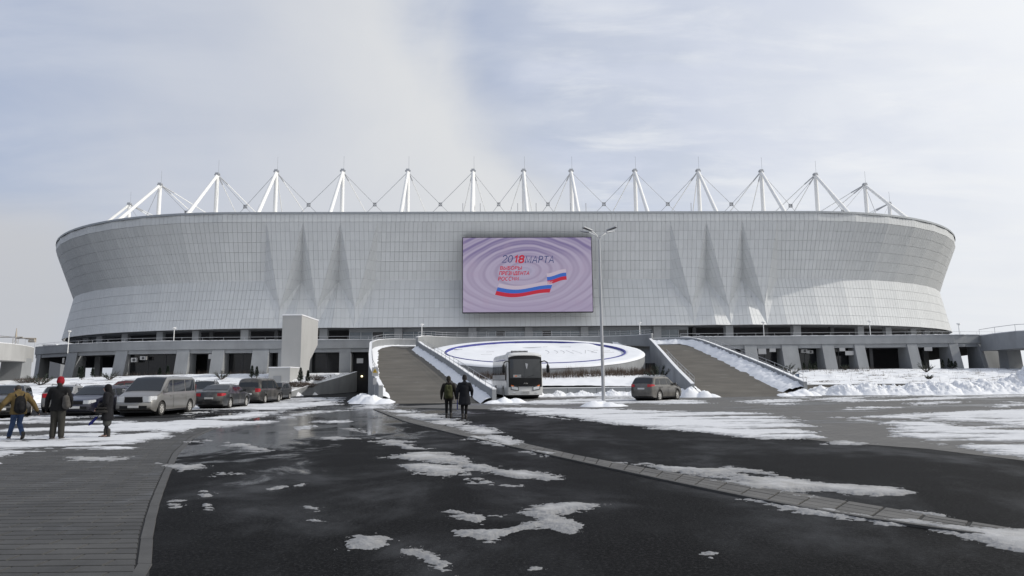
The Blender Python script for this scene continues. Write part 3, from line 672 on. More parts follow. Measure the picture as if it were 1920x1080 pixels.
# ------------------------------------------------------------------ roof masts, struts and cables
ZM = 44.3; ZF = 29.5
MX = [(-93.4, 163.8), (-78.2, 147.0), (-63.0, 139.6), (-50.2, 137.4), (-36.6, 137), (-23.3, 137), (-9.9, 137), (0.55, 137), (10.4, 137), (23.7, 137), (37.0, 137), (50.5, 137.4), (63.2, 139.8), (78.2, 147.4), (93.7, 164.2)]
def mast_dir(x):
    a = radians(0 if abs(x) < 52 else 9 if abs(x) < 65 else 31 if abs(x) < 80 else 50)
    return (math.copysign(sin(a), x), -cos(a))
for (x, y) in MX:
    d = mast_dir(x); mm = MB().tube([(x, y, 29), (x, y, ZM)], [0.46, 0.38], 12)
    mo = mm.build('mast', M['white'], stadium, org=(x, y, 29)); mo.location = Vector((x, y, 29)) - so
    mo['_o'] = [x, y, 29]
    st = MB().tube([(x, y, ZM - .2), (x + d[0] * 11.2, y + d[1] * 11.2, 31.6)], [0.30, 0.39], 12); st.build('strut', M['white'], mo)
    tp = MB().box((x - .34, y - .4, ZM - .4), (x + .34, y + .4, ZM + .25)); tp.tube([(x - .55, y, ZM - .1), (x + .55, y, ZM - .1)], 0.2, 8); tp.build('mast_head', M['galv'], mo)
    MB().tube([(x + .2, y, ZM), (x + .2, y, ZM + 3.0)], 0.028, 5).build('antenna', M['alu'], mo)
    for s in (-1, 1):
        a = radians(11) * s; dd = (-d[0] * cos(a) + d[1] * sin(a), -d[1] * cos(a) - d[0] * sin(a))
        e = (x + dd[0] * 34, y + dd[1] * 34, 29.5); t0 = 0.09
        b = (x + dd[0] * 34 * t0, y + dd[1] * 34 * t0, ZM + (29.5 - ZM) * t0)
        MB().tube([b, e], 0.10, 6).build('stay_cable', M['white'], mo); MB().tube([(x, y, ZM - .1), b], 0.14, 6).build('stay_socket', M['cable'], mo)
def cable(a, b): MB().tube([a, b], 0.052, 5).build('cable', M['cable'], stadium)
for p, q in zip(MX, MX[1:]):
    cable((p[0], p[1], ZM - .3), (q[0], q[1], 30.2)); cable((q[0], q[1], ZM - .3), (p[0], p[1], 30.2))
    c = ((p[0] + q[0]) / 2, (p[1] + q[1]) / 2, (ZM - .3 + 30.2) / 2)
    nd = MB(); e = .28
    for dx_, dz_, wx, wz in ((-e, 0, .07, e + .07), (e, 0, .07, e + .07), (0, -e, e + .07, .07), (0, e, e + .07, .07)): nd.box((c[0] + dx_ - wx, c[1] - .2, c[2] + dz_ - wz), (c[0] + dx_ + wx, c[1] + .2, c[2] + dz_ + wz))
    nd.build('cable_node', M['cable'], stadium)
for x in (-11.6, -8.3, -1.2, 2.3, 8.9, 11.8, 32.0): MB().tube([(x, 126.5, 32), (x, 126.5, 34.6)], 0.07, 5).build('floodlight_post', M['cable'], stadium)

# ------------------------------------------------------------------ display screen hung in front of the middle
YS = 124.4
a = wall_at(868, 446, YS); b = wall_at(1110, 584, YS); SX0, SZ1, SX1, SZ0 = a[0], a[2], b[0] + .15, b[2]
scr = site('display_screen', ((SX0 + SX1) / 2, YS, SZ0), 'big lilac election display screen hung on the stadium front', 'screen')
fr = MB().box((SX0 - .12, YS + .02, SZ0 - .12), (SX1 + .12, YS + 1.2, SZ1 + .12)); fr.build('casing', M['black'], scr)
br = MB()
for i in range(6):
    x = SX0 + 1 + (SX1 - SX0 - 2) * i / 5
    for z in (SZ0 + 1.5, (SZ0 + SZ1) / 2, SZ1 - 1.0): br.tube([(x, YS + 1.1, z), (x, YS + 9.5 - abs(z - ZC) * .8, z)], .1, 5)
br.build('bracket', M['darkgrey'], scr)
def emit(name, col, s=1.0):
    m = bpy.data.materials.new(name); m.use_nodes = True; b = m.node_tree.nodes['Principled BSDF']; b.inputs['Base Color'].default_value = (0.02, 0.02, 0.02, 1)
    b.inputs['Roughness'].default_value = 0.6; b.inputs['Specular IOR Level'].default_value = 0.2; b.inputs['Emission Color'].default_value = tuple(col) + (1,); b.inputs['Emission Strength'].default_value = s; return m
def swirl():
    m = emit('screen_swirl', (0.3, 0.26, 0.42)); N = NT(m.node_tree); b = N.n['Principled BSDF']
    tco = N.new('ShaderNodeTexCoord').outputs['Object']; sp = N.new('ShaderNodeSeparateXYZ'); N.link(tco, sp.inputs[0]); x, _, z = sp.outputs
    nz = N.noise(tco, 0.10, 2, 0.4)
    xx = N.math('DIVIDE', N.math('ADD', x, 0.6), 1.85); zz = N.math('SUBTRACT', N.math('SUBTRACT', z, 7.6), N.math('MULTIPLY', x, 0.05))
    r = N.math('SQRT', N.math('ADD', N.math('MULTIPLY', xx, xx), N.math('MULTIPLY', zz, zz)))
    r = N.math('ADD', r, N.math('MULTIPLY', nz, 2.0))
    w1 = N.math('SINE', N.math('MULTIPLY', r, 5.4)); w2 = N.math('SINE', N.math('ADD', N.math('MULTIPLY', r, 11.9), 1.0))
    t = N.math('ADD', N.math('MULTIPLY', w1, 0.5), N.math('MULTIPLY', w2, 0.3))
    up = N.ramp(zz, 0.5, 4.5); k = N.ramp(N.math('ADD', t, N.math('MULTIPLY', up, 0.25)), -0.55, 0.95)
    c = N.mix(k, (0.335, 0.295, 0.405), N.mix(up, (0.265, 0.225, 0.325), (0.16, 0.13, 0.255)))
    inner = N.ramp(r, 2.6, 1.1); c = N.mix(N.math('MULTIPLY', inner, 0.5), c, (0.31, 0.31, 0.43))
    c = N.mix(N.math('MULTIPLY', N.ramp(N.noise(tco, 0.35, 4), 0.5, 0.75), 0.4), c, (0.31, 0.24, 0.34))
    c = N.mix(N.math('MULTIPLY', N.ramp(zz, -5.3, -6.9), 0.5), c, (0.28, 0.235, 0.35))
    N.link(c, b.inputs['Emission Color']); return m
SW_, SH_ = SX1 - SX0, SZ1 - SZ0
MB().box((SX0, YS - .06, SZ0), (SX1, YS + .02, SZ1)).build('display_face', swirl(), scr)
C_BL = emit('screen_blue', (0.015, 0.035, 0.13)); C_RD = emit('screen_red', (0.40, 0.010, 0.030)); C_WH = emit('screen_grey', (0.42, 0.36, 0.44)); C_FB = emit('screen_flag_blue', (0.025, 0.10, 0.40)); C_DK = emit('screen_dark', (0.05, 0.05, 0.08))
def sp_(cx, cy): return (SX0 + SW_ * (cx - 50) / 1455.0, SZ1 - SH_ * (cy - 157) / 822.0)   # place on the screen face
# letters are drawn as strokes on a 0..1 box, lightly slanted
arc_ = lambda cx, cy, rx, ry, a0, a1, n=10: [(cx + rx * cos(radians(a0 + (a1 - a0) * i / n)), cy + ry * sin(radians(a0 + (a1 - a0) * i / n))) for i in range(n + 1)]
GLYPH = {
 '2': (.62, [arc_(.31, .70, .28, .27, 170, -35) + [(.03, .03), (.62, .03)]]), '0': (.62, [arc_(.31, .5, .28, .47, 90, 450, 22)]),
 '1': (.42, [[(.08, .74), (.30, .97), (.30, .0)]]), '8': (.64, [arc_(.32, .74, .24, .23, -90, 270, 18), arc_(.32, .26, .28, .25, 90, 450, 18)]),
 'М': (.84, [[(.05, 0), (.05, .97), (.42, .12), (.79, .97), (.79, 0)]]), 'А': (.70, [[(.02, 0), (.35, 1), (.68, 0)], [(.15, .33), (.55, .33)]]),
 'Р': (.58, [[(.06, 0), (.06, .97), (.30, .97)] + arc_(.30, .71, .24, .26, 90, -90) + [(.11, .45)]]), 'Т': (.60, [[(.0, .96), (.60, .96)], [(.30, .90), (.30, 0)]]),
 'В': (.60, [[(.06, .04), (.06, .96), (.30, .96)] + arc_(.30, .74, .21, .22, 90, -90, 8) + [(.12, .52)], [(.12, .48), (.32, .48)] + arc_(.32, .26, .24, .22, 90, -90, 8) + [(.06, .04)]]),
 'Ы': (.80, [[(.06, .97), (.06, .04), (.28, .04)] + arc_(.28, .29, .22, .25, -90, 90, 8) + [(.12, .54)], [(.74, 0), (.74, 1)]]),
 'Б': (.58, [[(.54, .96), (.06, .96), (.06, .04), (.30, .04)] + arc_(.30, .30, .24, .26, -90, 90, 8) + [(.12, .56)]]), 'О': (.72, [arc_(.36, .5, .32, .47, 90, 450, 22)]),
 'П': (.66, [[(.06, 0), (.06, .96), (.60, .96), (.60, 0)]]), 'Е': (.56, [[(.54, .96), (.06, .96), (.06, .04), (.54, .04)], [(.12, .51), (.48, .51)]]),
 'З': (.58, [arc_(.27, .73, .24, .23, 150, -80, 9) + [(.20, .50)], [(.22, .46)] + arc_(.27, .25, .27, .22, 80, -150, 9)]), 'И': (.68, [[(.06, 1), (.06, .05), (.62, .95), (.62, 0)]]),
 'Д': (.72, [[(.12, .06), (.24, .96), (.58, .96), (.58, .06)], [(.02, -.14), (.02, .03), (.70, .03), (.70, -.14)]]), 'Н': (.66, [[(.06, 0), (.06, 1)], [(.60, 0), (.60, 1)], [(.12, .5), (.54, .5)]]), 'С': (.66, [arc_(.36, .5, .32, .47, 50, 310, 16)]),
}
def ribbon(mb, pts, w, yy):
    P = [Vector(p) for p in pts]; n = len(P); closed = (P[0] - P[-1]).length < 1e-4; L_ = []
    for i in range(n):
        a = P[i - 1] if i else (P[-2] if closed else P[0]); c = P[i + 1] if i < n - 1 else (P[1] if closed else P[-1])
        d1 = (P[i] - a); d2 = (c - P[i]); d1 = d1.normalized() if d1.length > 1e-6 else d2.normalized(); d2 = d2.normalized() if d2.length > 1e-6 else d1
        n1 = Vector((-d1.y, d1.x)); n2 = Vector((-d2.y, d2.x)); m = (n1 + n2); m = m.normalized() if m.length > 1e-4 else n1; k = min(1.6, 1 / max(.35, m.dot(n1))); L_.append((P[i] + m * w * k / 2, P[i] - m * w * k / 2))
    mb.add([(q.x, yy, q.y) for a, b in L_ for q in (a, b)], [(2 * i, 2 * i + 1, 2 * i + 3, 2 * i + 2) for i in range(n - 1)])
def lettering(txt, cx, cy, h_px, mat, shear=0.2, bold=0.12, wid=None, name='lettering'):
    x, z = sp_(cx, cy); H_ = SH_ * h_px / 822.0; gap = .16; tot = sum(GLYPH[c][0] + gap for c in txt) - gap; kx = (SW_ * wid / 1455.0 - shear * H_) / tot; m = MB(); u = 0.0
    for c in txt:
        gw, strokes = GLYPH[c]
        for j, st in enumerate(strokes): ribbon(m, [(x + (u + a) * kx + shear * b * H_, z + b * H_) for a, b in st], bold * H_, YS - .10 - .004 * j)
        u += gw + gap
    return m.build(name, mat, scr)
lettering('20', 488, 434, 80, C_BL, wid=130, bold=.11); lettering('18', 620, 436, 78, C_RD, wid=128, bold=.24); lettering('МАРТА', 748, 440, 76, C_BL, wid=340, bold=.11)
lettering('ВЫБОРЫ', 466, 514, 38, C_RD, bold=.19, wid=250); lettering('ПРЕЗИДЕНТА', 456, 573, 40, C_RD, bold=.19, wid=346); lettering('РОССИИ', 444, 634, 40, C_RD, bold=.19, wid=235)
def flag(x0, x1, top, h, skew, wave, mats):
    for k, mt in enumerate(mats):
        m = MB(); n = 24; vs = []
        for i in range(n + 1):
            t = i / n; bx = x0 + (x1 - x0) * t
            for e in (0, 1):
                cy = top(t) + h * (k + e) / 3.0; px, pz = sp_(bx - skew * (k + e) / 3.0, cy); vs.append((px, YS - .09, pz))
        m.add(vs, [(2 * i, 2 * i + 1, 2 * i + 3, 2 * i + 2) for i in range(n)]); m.build('flag_stripe', mt, scr)
flag(455, 1068, lambda t: 672 + 26 * sin(t * 5.2 - 0.3) * (1 - t * .4) - 14 * t * t, 126, 46, 0, (C_WH, C_FB, C_RD))
flag(992, 1210, lambda t: 545 + 14 * sin(t * 4 + 1.2) - 22 * t, 118, -8 , 0, (C_WH, C_FB, C_RD))
# ------------------------------------------------------------------ podium: deck, parapet, battered piers and dark openings
YP = 97.2; ZP = 7.25; ZL = 6.08
podium = site('stadium_podium', (0, 100, 0), 'long grey concrete podium with battered piers and dark openings under the stadium', 'podium')
# plan of the front edge, left to right; the ends turn back towards the bowl
def front_y(x):
    if x < -48: return YP - 0.3 + (abs(x) - 48) ** 2 * 0.015
    if x < -21: return YP - 0.3
    if x > 62: return YP + (x - 62) ** 2 * 0.03
    return YP - 0.3
def face(x0, x1, za, zb, dy=0.0, dyb=None, n=8, th=0.35):
    m = MB(); xs = np.linspace(x0, x1, n + 1); dyb = dy if dyb is None else dyb
    rings = []
    for x in xs: y = front_y(x); rings.append([(x, y + dyb, za), (x, y + dy, zb), (x, y + dy + th, zb), (x, y + dyb + th, za)])
    return m.loft(rings, True, True)
snowline = MB()
for a, b in ((-78.5, -21.2), (20.6, 75)):
    face(a, b, ZL, ZP, n=26).build('parapet', M['concrete'], podium)
    face(a, b, ZL - .55, ZL - .01, 0.22, n=26, th=.6).build('lintel', M['concrete'], podium)
    m = MB(); xs = np.linspace(a, b, 160)
    m.loft([[(x, front_y(x) - .05, ZP + .01), (x, front_y(x) - .06, ZP + .05 + .05 * random.random()), (x, front_y(x) + .4, ZP + .08 + .05 * random.random()), (x, front_y(x) + .4, ZP + .01)] for x in xs], True, True)
    m.build('snow_cap', M['snowcap'], podium)
    rl = MB()
    for z in (.5,): rl.tube([(x, front_y(x) + .25, ZP + z) for x in xs[::6]], .022, 5)
    for x in xs[::8]: rl.tube([(x, front_y(x) + .25, ZP), (x, front_y(x) + .25, ZP + .5)], .018, 4)
    rl.build('railing', M['cable'], podium)
def podium_x(u):
    x = wall_at(u, 668, YP)[0]
    for _ in range(5): x = wall_at(u, 668, front_y(x))[0]
    return x
edges = [podium_x(u) for u in (75, 125, 144, 216, 238, 331, 354.5, 397, 420, 473, 503.5, 521, 579, 636, 657, 696)]
edgesR = [podium_x(u) for u in (1351, 1397, 1420, 1467, 1497, 1543, 1565, 1604, 1623, 1703, 1722, 1782, 1799, 1836)]
OPEN = list(zip(edges[::2], edges[1::2])) + list(zip(edgesR[::2], edgesR[1::2]))
PIER = [(a[1], b[0]) for a, b in zip(OPEN[:8], OPEN[1:8])] + [(a[1], b[0]) for a, b in zip(OPEN[8:], OPEN[9:])] + [(OPEN[0][0] - 1.6, OPEN[0][0] - .2), (26.0, OPEN[8][0]), (OPEN[-1][1], 67.5), (OPEN[7][1], -21.4)]
ZG = 2.5
for a, b in PIER:
    ya, yb = front_y(a), front_y(b); k = 1.0 if a > -70 else .4; upright = abs(a - OPEN[6][1]) < .1 or abs(b + 21.4) < .1 or (a < -36 and b > -37)
    if upright: k = 0.05
    m = MB().hexa([(a, ya + .1 - k, 0.0 if upright else ZG - .6), (b, yb + .1 - k, 0.0 if upright else ZG - .6), (b, yb + 2.4, ZG - .6), (a, ya + 2.4, ZG - .6), (a, ya + .1, ZL - .03), (b, yb + .1, ZL - .03), (b, yb + 2.4, ZL - .03), (a, ya + 2.4, ZL - .03)])
    m.build('pier', M['concrete'], podium)
door_i = 7
for i, (a, b) in enumerate(OPEN):
    y = front_y((a + b) / 2)
    if i == door_i: continue
    if 1 < i < 12 and i not in (3, 13):
        MB().box((a - .2, y + 1.9, ZG - .1), (b + .2, y + 2.0, ZL - .56)).build('window', M['darkglass'], podium)
        fr = MB(); nmul = max(2, round((b - a) / 2.4))
        fr.box((a, y + 1.78, ZG + .02), (b, y + 1.9, ZG + .14))
        for k in range(1, nmul): xx = a + (b - a) * k / nmul; fr.box((xx - .04, y + 1.84, ZG), (xx + .04, y + 1.9, ZL - .56))
        fr.build('window_frame', M['darkgrey'], podium)
    if 3 <= i <= 12: MB().box((a - .1, y + .1, ZG - .12), (b + .1, y + 2.0, ZG + .02)).build('sill', M['concrete'], podium)
# undercroft: floor, back wall, inner columns
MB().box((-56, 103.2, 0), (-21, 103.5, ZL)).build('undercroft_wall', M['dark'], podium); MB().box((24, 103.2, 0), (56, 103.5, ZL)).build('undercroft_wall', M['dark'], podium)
for x in (-70, -66, -61.5, -57.5, -52, -47, 51, 57.5, 62, 66.5, 70, 74): MB().box((x - .4, 106, 0), (x + .4, 106.8, ZL)).build('inner_column', M['concrete'], podium)
for x in (-50.5, -46.6, -28, 36.2, 49.4, -39): MB().box((x - .25, front_y(x) + 2.4, ZG), (x + .25, front_y(x) + 2.8, ZL - .5)).build('inner_column', M['darkgrey'], podium)
# deck slab
dk = [(-78.5, front_y(-78.5) + .3), (-60, front_y(-60) + .3), (-48, YP + .6), (-21.3, YP + .1), (-21.3, 91), (-20, 88), (-12, 90.5), (12, 90.5), (19.5, 89), (20.5, 91), (20.6, YP), (62, YP), (75, front_y(75) + .3), (118, 190), (-118, 190)]
MB().prism(dk, ZD - .35, ZD).build('deck', M['concrete'], podium)
MB().prism([(x, y) for x, y in dk], ZD + .004, ZD + .03).build('deck_snow', M['snowcap'], podium)
# entrance lane door
a, b = OPEN[door_i]; yd = front_y(a)
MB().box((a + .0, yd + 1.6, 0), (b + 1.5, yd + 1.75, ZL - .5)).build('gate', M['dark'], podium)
MB().box((a - .05, yd - .02, 0), (a + .08, yd + 1.6, ZL - .75)).build('gate_jamb', M['concrete'], podium)
bulb = bpy.data.materials.new('lit_bulb'); bulb.use_nodes = True; bb = bulb.node_tree.nodes['Principled BSDF']; bb.inputs['Emission Color'].default_value = (1, .86, .5, 1); bb.inputs['Emission Strength'].default_value = 3.0
lp = wall_at(678.5, 705.5, yd + 1.4); g = MB()
g.tube([(lp[0], lp[1] - .02, lp[2] - .12), (lp[0], lp[1] - .02, lp[2] - .06), (lp[0], lp[1] - .02, lp[2] + .06), (lp[0], lp[1] - .02, lp[2] + .12)], [.05, .13, .13, .05], 10)
o = g.build('gate_lamp', bulb, podium)
# white boards and air-conditioning units hung under the lintels
for (u0, v0, u1, v1) in ((117, 671, 121, 681), (391, 664, 403, 673), (669, 672, 681, 681), (1422, 653, 1436, 664), (1443, 652, 1454, 660), (1574, 651, 1584, 658.5), (1585, 658, 1600, 666), (1733, 650, 1747, 658)):
    yy = front_y(wall_at((u0 + u1) / 2, v0, YP)[0]) + .3; p, q = wall_at(u0, v1, yy), wall_at(u1, v0, yy)
    MB().box((p[0], yy - .06, p[2]), (q[0], yy, q[2])).build('notice_board', M['board'], podium)
for (u0, v0, u1, v1) in ((247, 671, 258, 679), (264, 668, 275, 675), (1501, 655, 1512, 662), (1512, 657, 1523, 663)):
    yy = YP + 1.2; p, q = wall_at(u0, v1, yy), wall_at(u1, v0, yy); x0, x1, z0, z1 = p[0], q[0], p[2], q[2]
    c = MB().box((x0, yy - .3, z0), (x1, yy + .2, z1)).build('air_conditioner', M['board'], podium, bevel=.03)
    cx, cz, rr = (x0 + x1) / 2 + .05, (z0 + z1) / 2, (z1 - z0) * .36
    MB().tube([(cx, yy - .32, cz), (cx, yy - .29, cz)], rr, 16, smooth=False).build('fan_grille', M['darkgrey'], c)

# ------------------------------------------------------------------ side bridges that leave the podium at both ends
def bridge(name, label, line, zt, zb, piers, mat):
    o = site(name, (line[0][0], line[0][1], 0), label, 'footbridge'); n = len(line)
    L = [Vector((p[0], p[1])) for p in line]; w = 7.0 if line[0][0] > 0 else -7.0
    def off(i, d):
        t = (L[min(i + 1, n - 1)] - L[max(i - 1, 0)]).normalized(); return L[i] + Vector((-t.y, t.x)) * d
    out = [off(i, w) for i in range(n)]
    m = MB(); rings = [[(L[i].x, L[i].y, zb[i]), (L[i].x, L[i].y, zt[i]), (out[i].x, out[i].y, zt[i]), (out[i].x, out[i].y, zb[i])] for i in range(n)]
    m.loft(rings, True, True).build('deck', mat, o)
    s = MB(); s.loft([[(L[i].x, L[i].y, zt[i] + .005), (L[i].x, L[i].y, zt[i] + .09), (out[i].x, out[i].y, zt[i] + .09), (out[i].x, out[i].y, zt[i] + .005)] for i in range(n)], True, True).build('snow_cap', M['snowcap'], o)
    rl = MB(); rl.tube([(L[i].x, L[i].y, zt[i] + .9) for i in range(n)], .035, 5)
    for i in range(n): rl.tube([(L[i].x, L[i].y, zt[i]), (L[i].x, L[i].y, zt[i] + .9)], .03, 4)
    rl.build('railing', M['galv'], o)
    for (x, y, w1, d1) in piers: MB().hexa([(x - w1, y - d1 - .5, 0), (x + w1, y - d1 - .5, 0), (x + w1, y + d1, 0), (x - w1, y + d1, 0), (x - w1, y - d1, 5), (x + w1, y - d1, 5), (x + w1, y + d1, 5), (x - w1, y + d1, 5)]).build('pier', M['concrete'], o)
la = [(-70.6, 98.5), (-68.6, 93.5), (-67.2, 89), (-66.5, 85.5), (-66.6, 82), (-67.6, 78), (-69, 74)]
bridge('side_bridge', 'sunlit plain concrete bridge end on dark piers behind the leftmost parked cars', [(p[0] * 1.0, p[1]) for p in la], [6.55, 6.6, 6.6, 6.55, 6.5, 6.4, 6.3], [4.55, 4.5, 4.5, 4.5, 4.5, 4.75, 5.0],
       [(-70.5, 95, 1.4, .9), (-71.5, 88, 1.7, .9), (-73, 81, 1.6, .9), (-76, 90, 1.2, .8)], M['render'])
ra = [(64.6, 97.4), (63.6, 93), (63.4, 89), (64.0, 85.5), (66.4, 82.5), (70, 80.8), (75, 80)]
bridge('side_bridge', 'dark faceted concrete bridge end on piers behind the tallest snow heap', ra, [7.1, 7.15, 7.2, 7.1, 6.9, 6.8, 6.8], [4.9, 4.9, 4.95, 4.9, 4.9, 5.0, 5.0],
       [(67.3, 95.5, 1.0, .8), (67.6, 91, 1.0, .8), (68.6, 87, 1.0, .8), (72, 85, .9, .8), (76, 84, .9, .8)], M['concrete'])

# ------------------------------------------------------------------ vent tower with its low base
YF = 84.0
a = wall_at(530, 592, YF); b = wall_at(566, 592, YF); tx0, tx1, tz = a[0], b[0], a[2]
tower = site('ventilation_tower', ((tx0 + tx1) / 2, YF, 0), 'tall plain pale concrete shaft rising beside the tunnel lane', 'tower')
# side profile (y, z): the back leans forward low down
prof = [(YF, 1.0), (YF, tz), (92.0, tz + .1), (92.0, 6.3), (88.4, 4.2), (87.2, 1.0)]
def extrude_profile(prof, x0, x1):
    n = len(prof); return MB().add([(x0, y, z) for y, z in prof] + [(x1, y, z) for y, z in prof], [tuple(range(n)), tuple(reversed(range(n, 2 * n)))] + [(i, n + i, n + (i + 1) % n, (i + 1) % n) for i in range(n)])
extrude_profile(prof, tx0, tx1).build('shaft', M['render'], tower, recalc=True)
MB().box((tx0 - .06, YF - .06, tz), (tx1 + .06, 92.06, tz + .17)).build('snow_cap', M['snowcap'], tower, bevel=.05)
c0 = wall_at(504, 690, 79.5); c1 = wall_at(544, 690, 79.5)
MB().box((c0[0], 79.5, 0.4), (c1[0], YF - .01, c0[2])).build('base_block', M['render'], tower)
MB().box((c0[0] - .05, 79.45, c0[2]), (c1[0] + .05, YF - .02, c0[2] + .12)).build('snow_cap', M['snowcap'], tower, bevel=.04)
hz_ = wall_at(518, 714, 79.4); MB().box((hz_[0] - .35, 79.42, hz_[2] - .3), (hz_[0] + .55, 79.5, hz_[2] + .55)).build('hatch', M['concrete'], tower)

# ------------------------------------------------------------------ ramps
def wall_strip(path, th, side):
    """path: (x, y, ztop, zbottom) polyline, th thickness to one side"""
    n = len(path); rings = []
    for i in range(n):
        a = Vector(path[max(i - 1, 0)][:2]); b = Vector(path[min(i + 1, n - 1)][:2]); t = (b - a).normalized(); nn_ = Vector((-t.y, t.x)) * side * th
        x, y, z1, z0 = path[i]; rings.append([(x, y, z0), (x, y, z1), (x + nn_.x, y + nn_.y, z1), (x + nn_.x, y + nn_.y, z0)])
    return MB().loft(rings, True, True)
def dense(path, step=0.7):
    P = np.array(path, float); d = np.r_[0, np.cumsum(np.hypot(P[1:, 0] - P[:-1, 0], P[1:, 1] - P[:-1, 1]))]; n = max(2, int(d[-1] / step)); t = np.linspace(0, d[-1], n)
    Q = np.stack([np.interp(t, d, P[:, k]) for k in range(P.shape[1])], -1)
    for _ in range(4): Q[1:-1] = .25 * Q[:-2] + .5 * Q[1:-1] + .25 * Q[2:]
    return [tuple(q) for q in Q]
def rampart(o, path, side, th=.3, rail_from=0.0, rail_to=1.0, rail_off=.15, mat=None):
    p = dense(path); wall_strip(p, th, side).build('side_wall', mat or M['concrete'], o, recalc=True)
    capp = [(x, y, z1 + .05 + .03 * random.random(), z1 + .004) for x, y, z1, z0 in p]; wall_strip(capp, th, side).build('snow_cap', M['snowcap'], o, recalc=True)
    n = len(p); q = p[int(n * rail_from):max(int(n * rail_to), 2)]; rl = MB()
    off = [(x, y, z) for x, y, z, _ in q]
    for h_ in (.3, .6): rl.tube([(x, y, z + h_) for x, y, z in off], .02, 5)
    for x, y, z in off[::3]: rl.tube([(x, y, z), (x, y, z + .6)], .018, 4)
    rl.build('handrail', M['galv'], o)
    return p
M['rampfloor'] = material('ramp_paving', (0.098, 0.090, 0.077), 0.75, var=0.2, vscale=0.7, stretch=(.5, 1.2, 1), bump=.2, bscale=30, dirt=((0.20, 0.195, 0.18), 0.9, 0.56, 0.8, 0.7), spec=.3)
def ramp_floor(left, right, o, n=40):
    A2, B2 = np.array(dense(left, .5)), np.array(dense(right, .5))
    def lin(P, t): i = t * (len(P) - 1); k = min(int(i), len(P) - 2); f = i - k; return P[k] * (1 - f) + P[k + 1] * f
    MB().grid(lambda s, t: tuple((lin(A2, t) * (1 - s) + lin(B2, t) * s)[:3]), 10, n).build('ramp_floor', M['rampfloor'], o)
def ridge(o, path, width, hgt, side, seed):
    """snow shovelled against a wall"""
    p = dense(path, .22); n = len(p); P = np.array(p); s = np.linspace(0, 1, 9); X, Yy = np.zeros((n, 9)), np.zeros((n, 9)); Z = np.zeros((n, 9))
    for i in range(n):
        a, b = P[max(i - 2, 0), :2], P[min(i + 2, n - 1), :2]; t = (b - a) / (np.hypot(*(b - a)) + 1e-9); nn2 = np.array([-t[1], t[0]]) * side
        w = width(i / n) * (.85 + .3 * vnoise(np.array(i * .35), np.array(seed * 3.3), seed)); X[i] = P[i, 0] + nn2[0] * s * w; Yy[i] = P[i, 1] + nn2[1] * s * w
        Z[i] = P[i, 2] + .005 + hgt * (1 - s ** 1.6) * (.55 + .9 * fbm(X[i] * 2.6, Yy[i] * 2.6, seed, 4)) - .02 * s
    vs = np.stack([X, Yy, Z], -1).reshape(-1, 3); fs = [(i * 9 + j, i * 9 + j + 1, (i + 1) * 9 + j + 1, (i + 1) * 9 + j) for i in range(n - 1) for j in range(8)]
    MB().add([tuple(v) for v in vs], fs, True).build('snow_ridge', M['snow'], o)
zl = lambda y: max(0.0, min(ZD, (y - 48.2) * ZD / (88.5 - 48.2))); zr = lambda y: max(0.0, min(ZD, (y - 55.2) * ZD / (89 - 55.2)))
LI = [(-6.5, 47.4), (-7.4, 51.4), (-8.45, 56), (-11.1, 67.1), (-12.85, 73.9), (-14.45, 80.0), (-15.4, 84.2)]
LOt = [(-14.35, 50.2), (-15.4, 54.5), (-16.85, 60.5), (-18.7, 70.6), (-20.1, 79), (-20.9, 83.5), (-20.9, 86.5), (-19.9, 88.6), (-18.0, 89.6), (-15.6, 90.1)]
ramp_l = site('access_ramp', (-11, 50, 0), 'curving paved ramp with a sunlit inner wall rising left of the white coach', 'ramp', group='ramps up to the podium deck')
rampart(ramp_l, [(x, y, zl(y) + .92, max(0, zl(y) - 1.2) if y < 70 else zl(y) - 2.5) for x, y in LI], -1, rail_from=.0, rail_to=.9)
rampart(ramp_l, [(x, y, max(zl(y) + .95, .95), -.05) for x, y in LOt], 1, rail_from=.1)
ramp_floor([(x + .15, y if i else 48.2, zl(y if i else 48.2) + .01) for i, (x, y) in enumerate(LOt[:8])], [(x - .15, y if i else 48.2, zl(y if i else 48.2) + .01) for i, (x, y) in enumerate(LI)], ramp_l)
MB().add([(-20.9, 86, zl(86) + .0), (-15.4, 84, zl(84) + .0), (-13, 91, ZD + .02), (-19, 91.5, ZD + .02)], [(0, 1, 2, 3)]).build('ramp_head', M['rampfloor'], ramp_l)
ridge(ramp_l, [(x + .02, y, zl(y)) for x, y in LOt], lambda t: .6 + .25 * t, .18, -1, 3)
ridge(ramp_l, [(x - .02, y, zl(y)) for x, y in LI], lambda t: .75, .4, 1, 5)
RI = [(10.1, 56.2), (11.15, 65), (12.55, 75.3), (13.7, 84), (14.1, 87.3)]
RO = [(19.35, 56.6), (19.85, 64.9), (20.0, 73.6), (20.1, 80.8), (20.1, 86.4), (19.1, 89.0), (16.8, 91.0), (12.8, 91.6), (9.8, 91.7)]
ramp_r = site('access_ramp', (15, 56, 0), 'paved ramp with both walls in shade rising right of the parked crossover', 'ramp', group='ramps up to the podium deck')
rampart(ramp_r, [(x, y, zr(y) + .88, -.05 if y < 70 else zr(y) - 2.2) for x, y in RI], 1, rail_to=.55)
rampart(ramp_r, [(x, y, max(zr(y) + .88, .88), -.05) for x, y in RO], -1, rail_to=.72)
ramp_floor([(x + .15, y if i else 55.0, zr(y if i else 55.0) + .008) for i, (x, y) in enumerate(RI)], [(x - .15, y if i else 55.0, zr(y if i else 55.0) + .008) for i, (x, y) in enumerate(RO[:6])], ramp_r)
MB().add([(14.2, 86, zr(86)), (20, 86, zr(86)), (18, 91.5, ZD + .02), (10, 91.5, ZD + .02)], [(0, 1, 2, 3)]).build('ramp_head', M['rampfloor'], ramp_r)
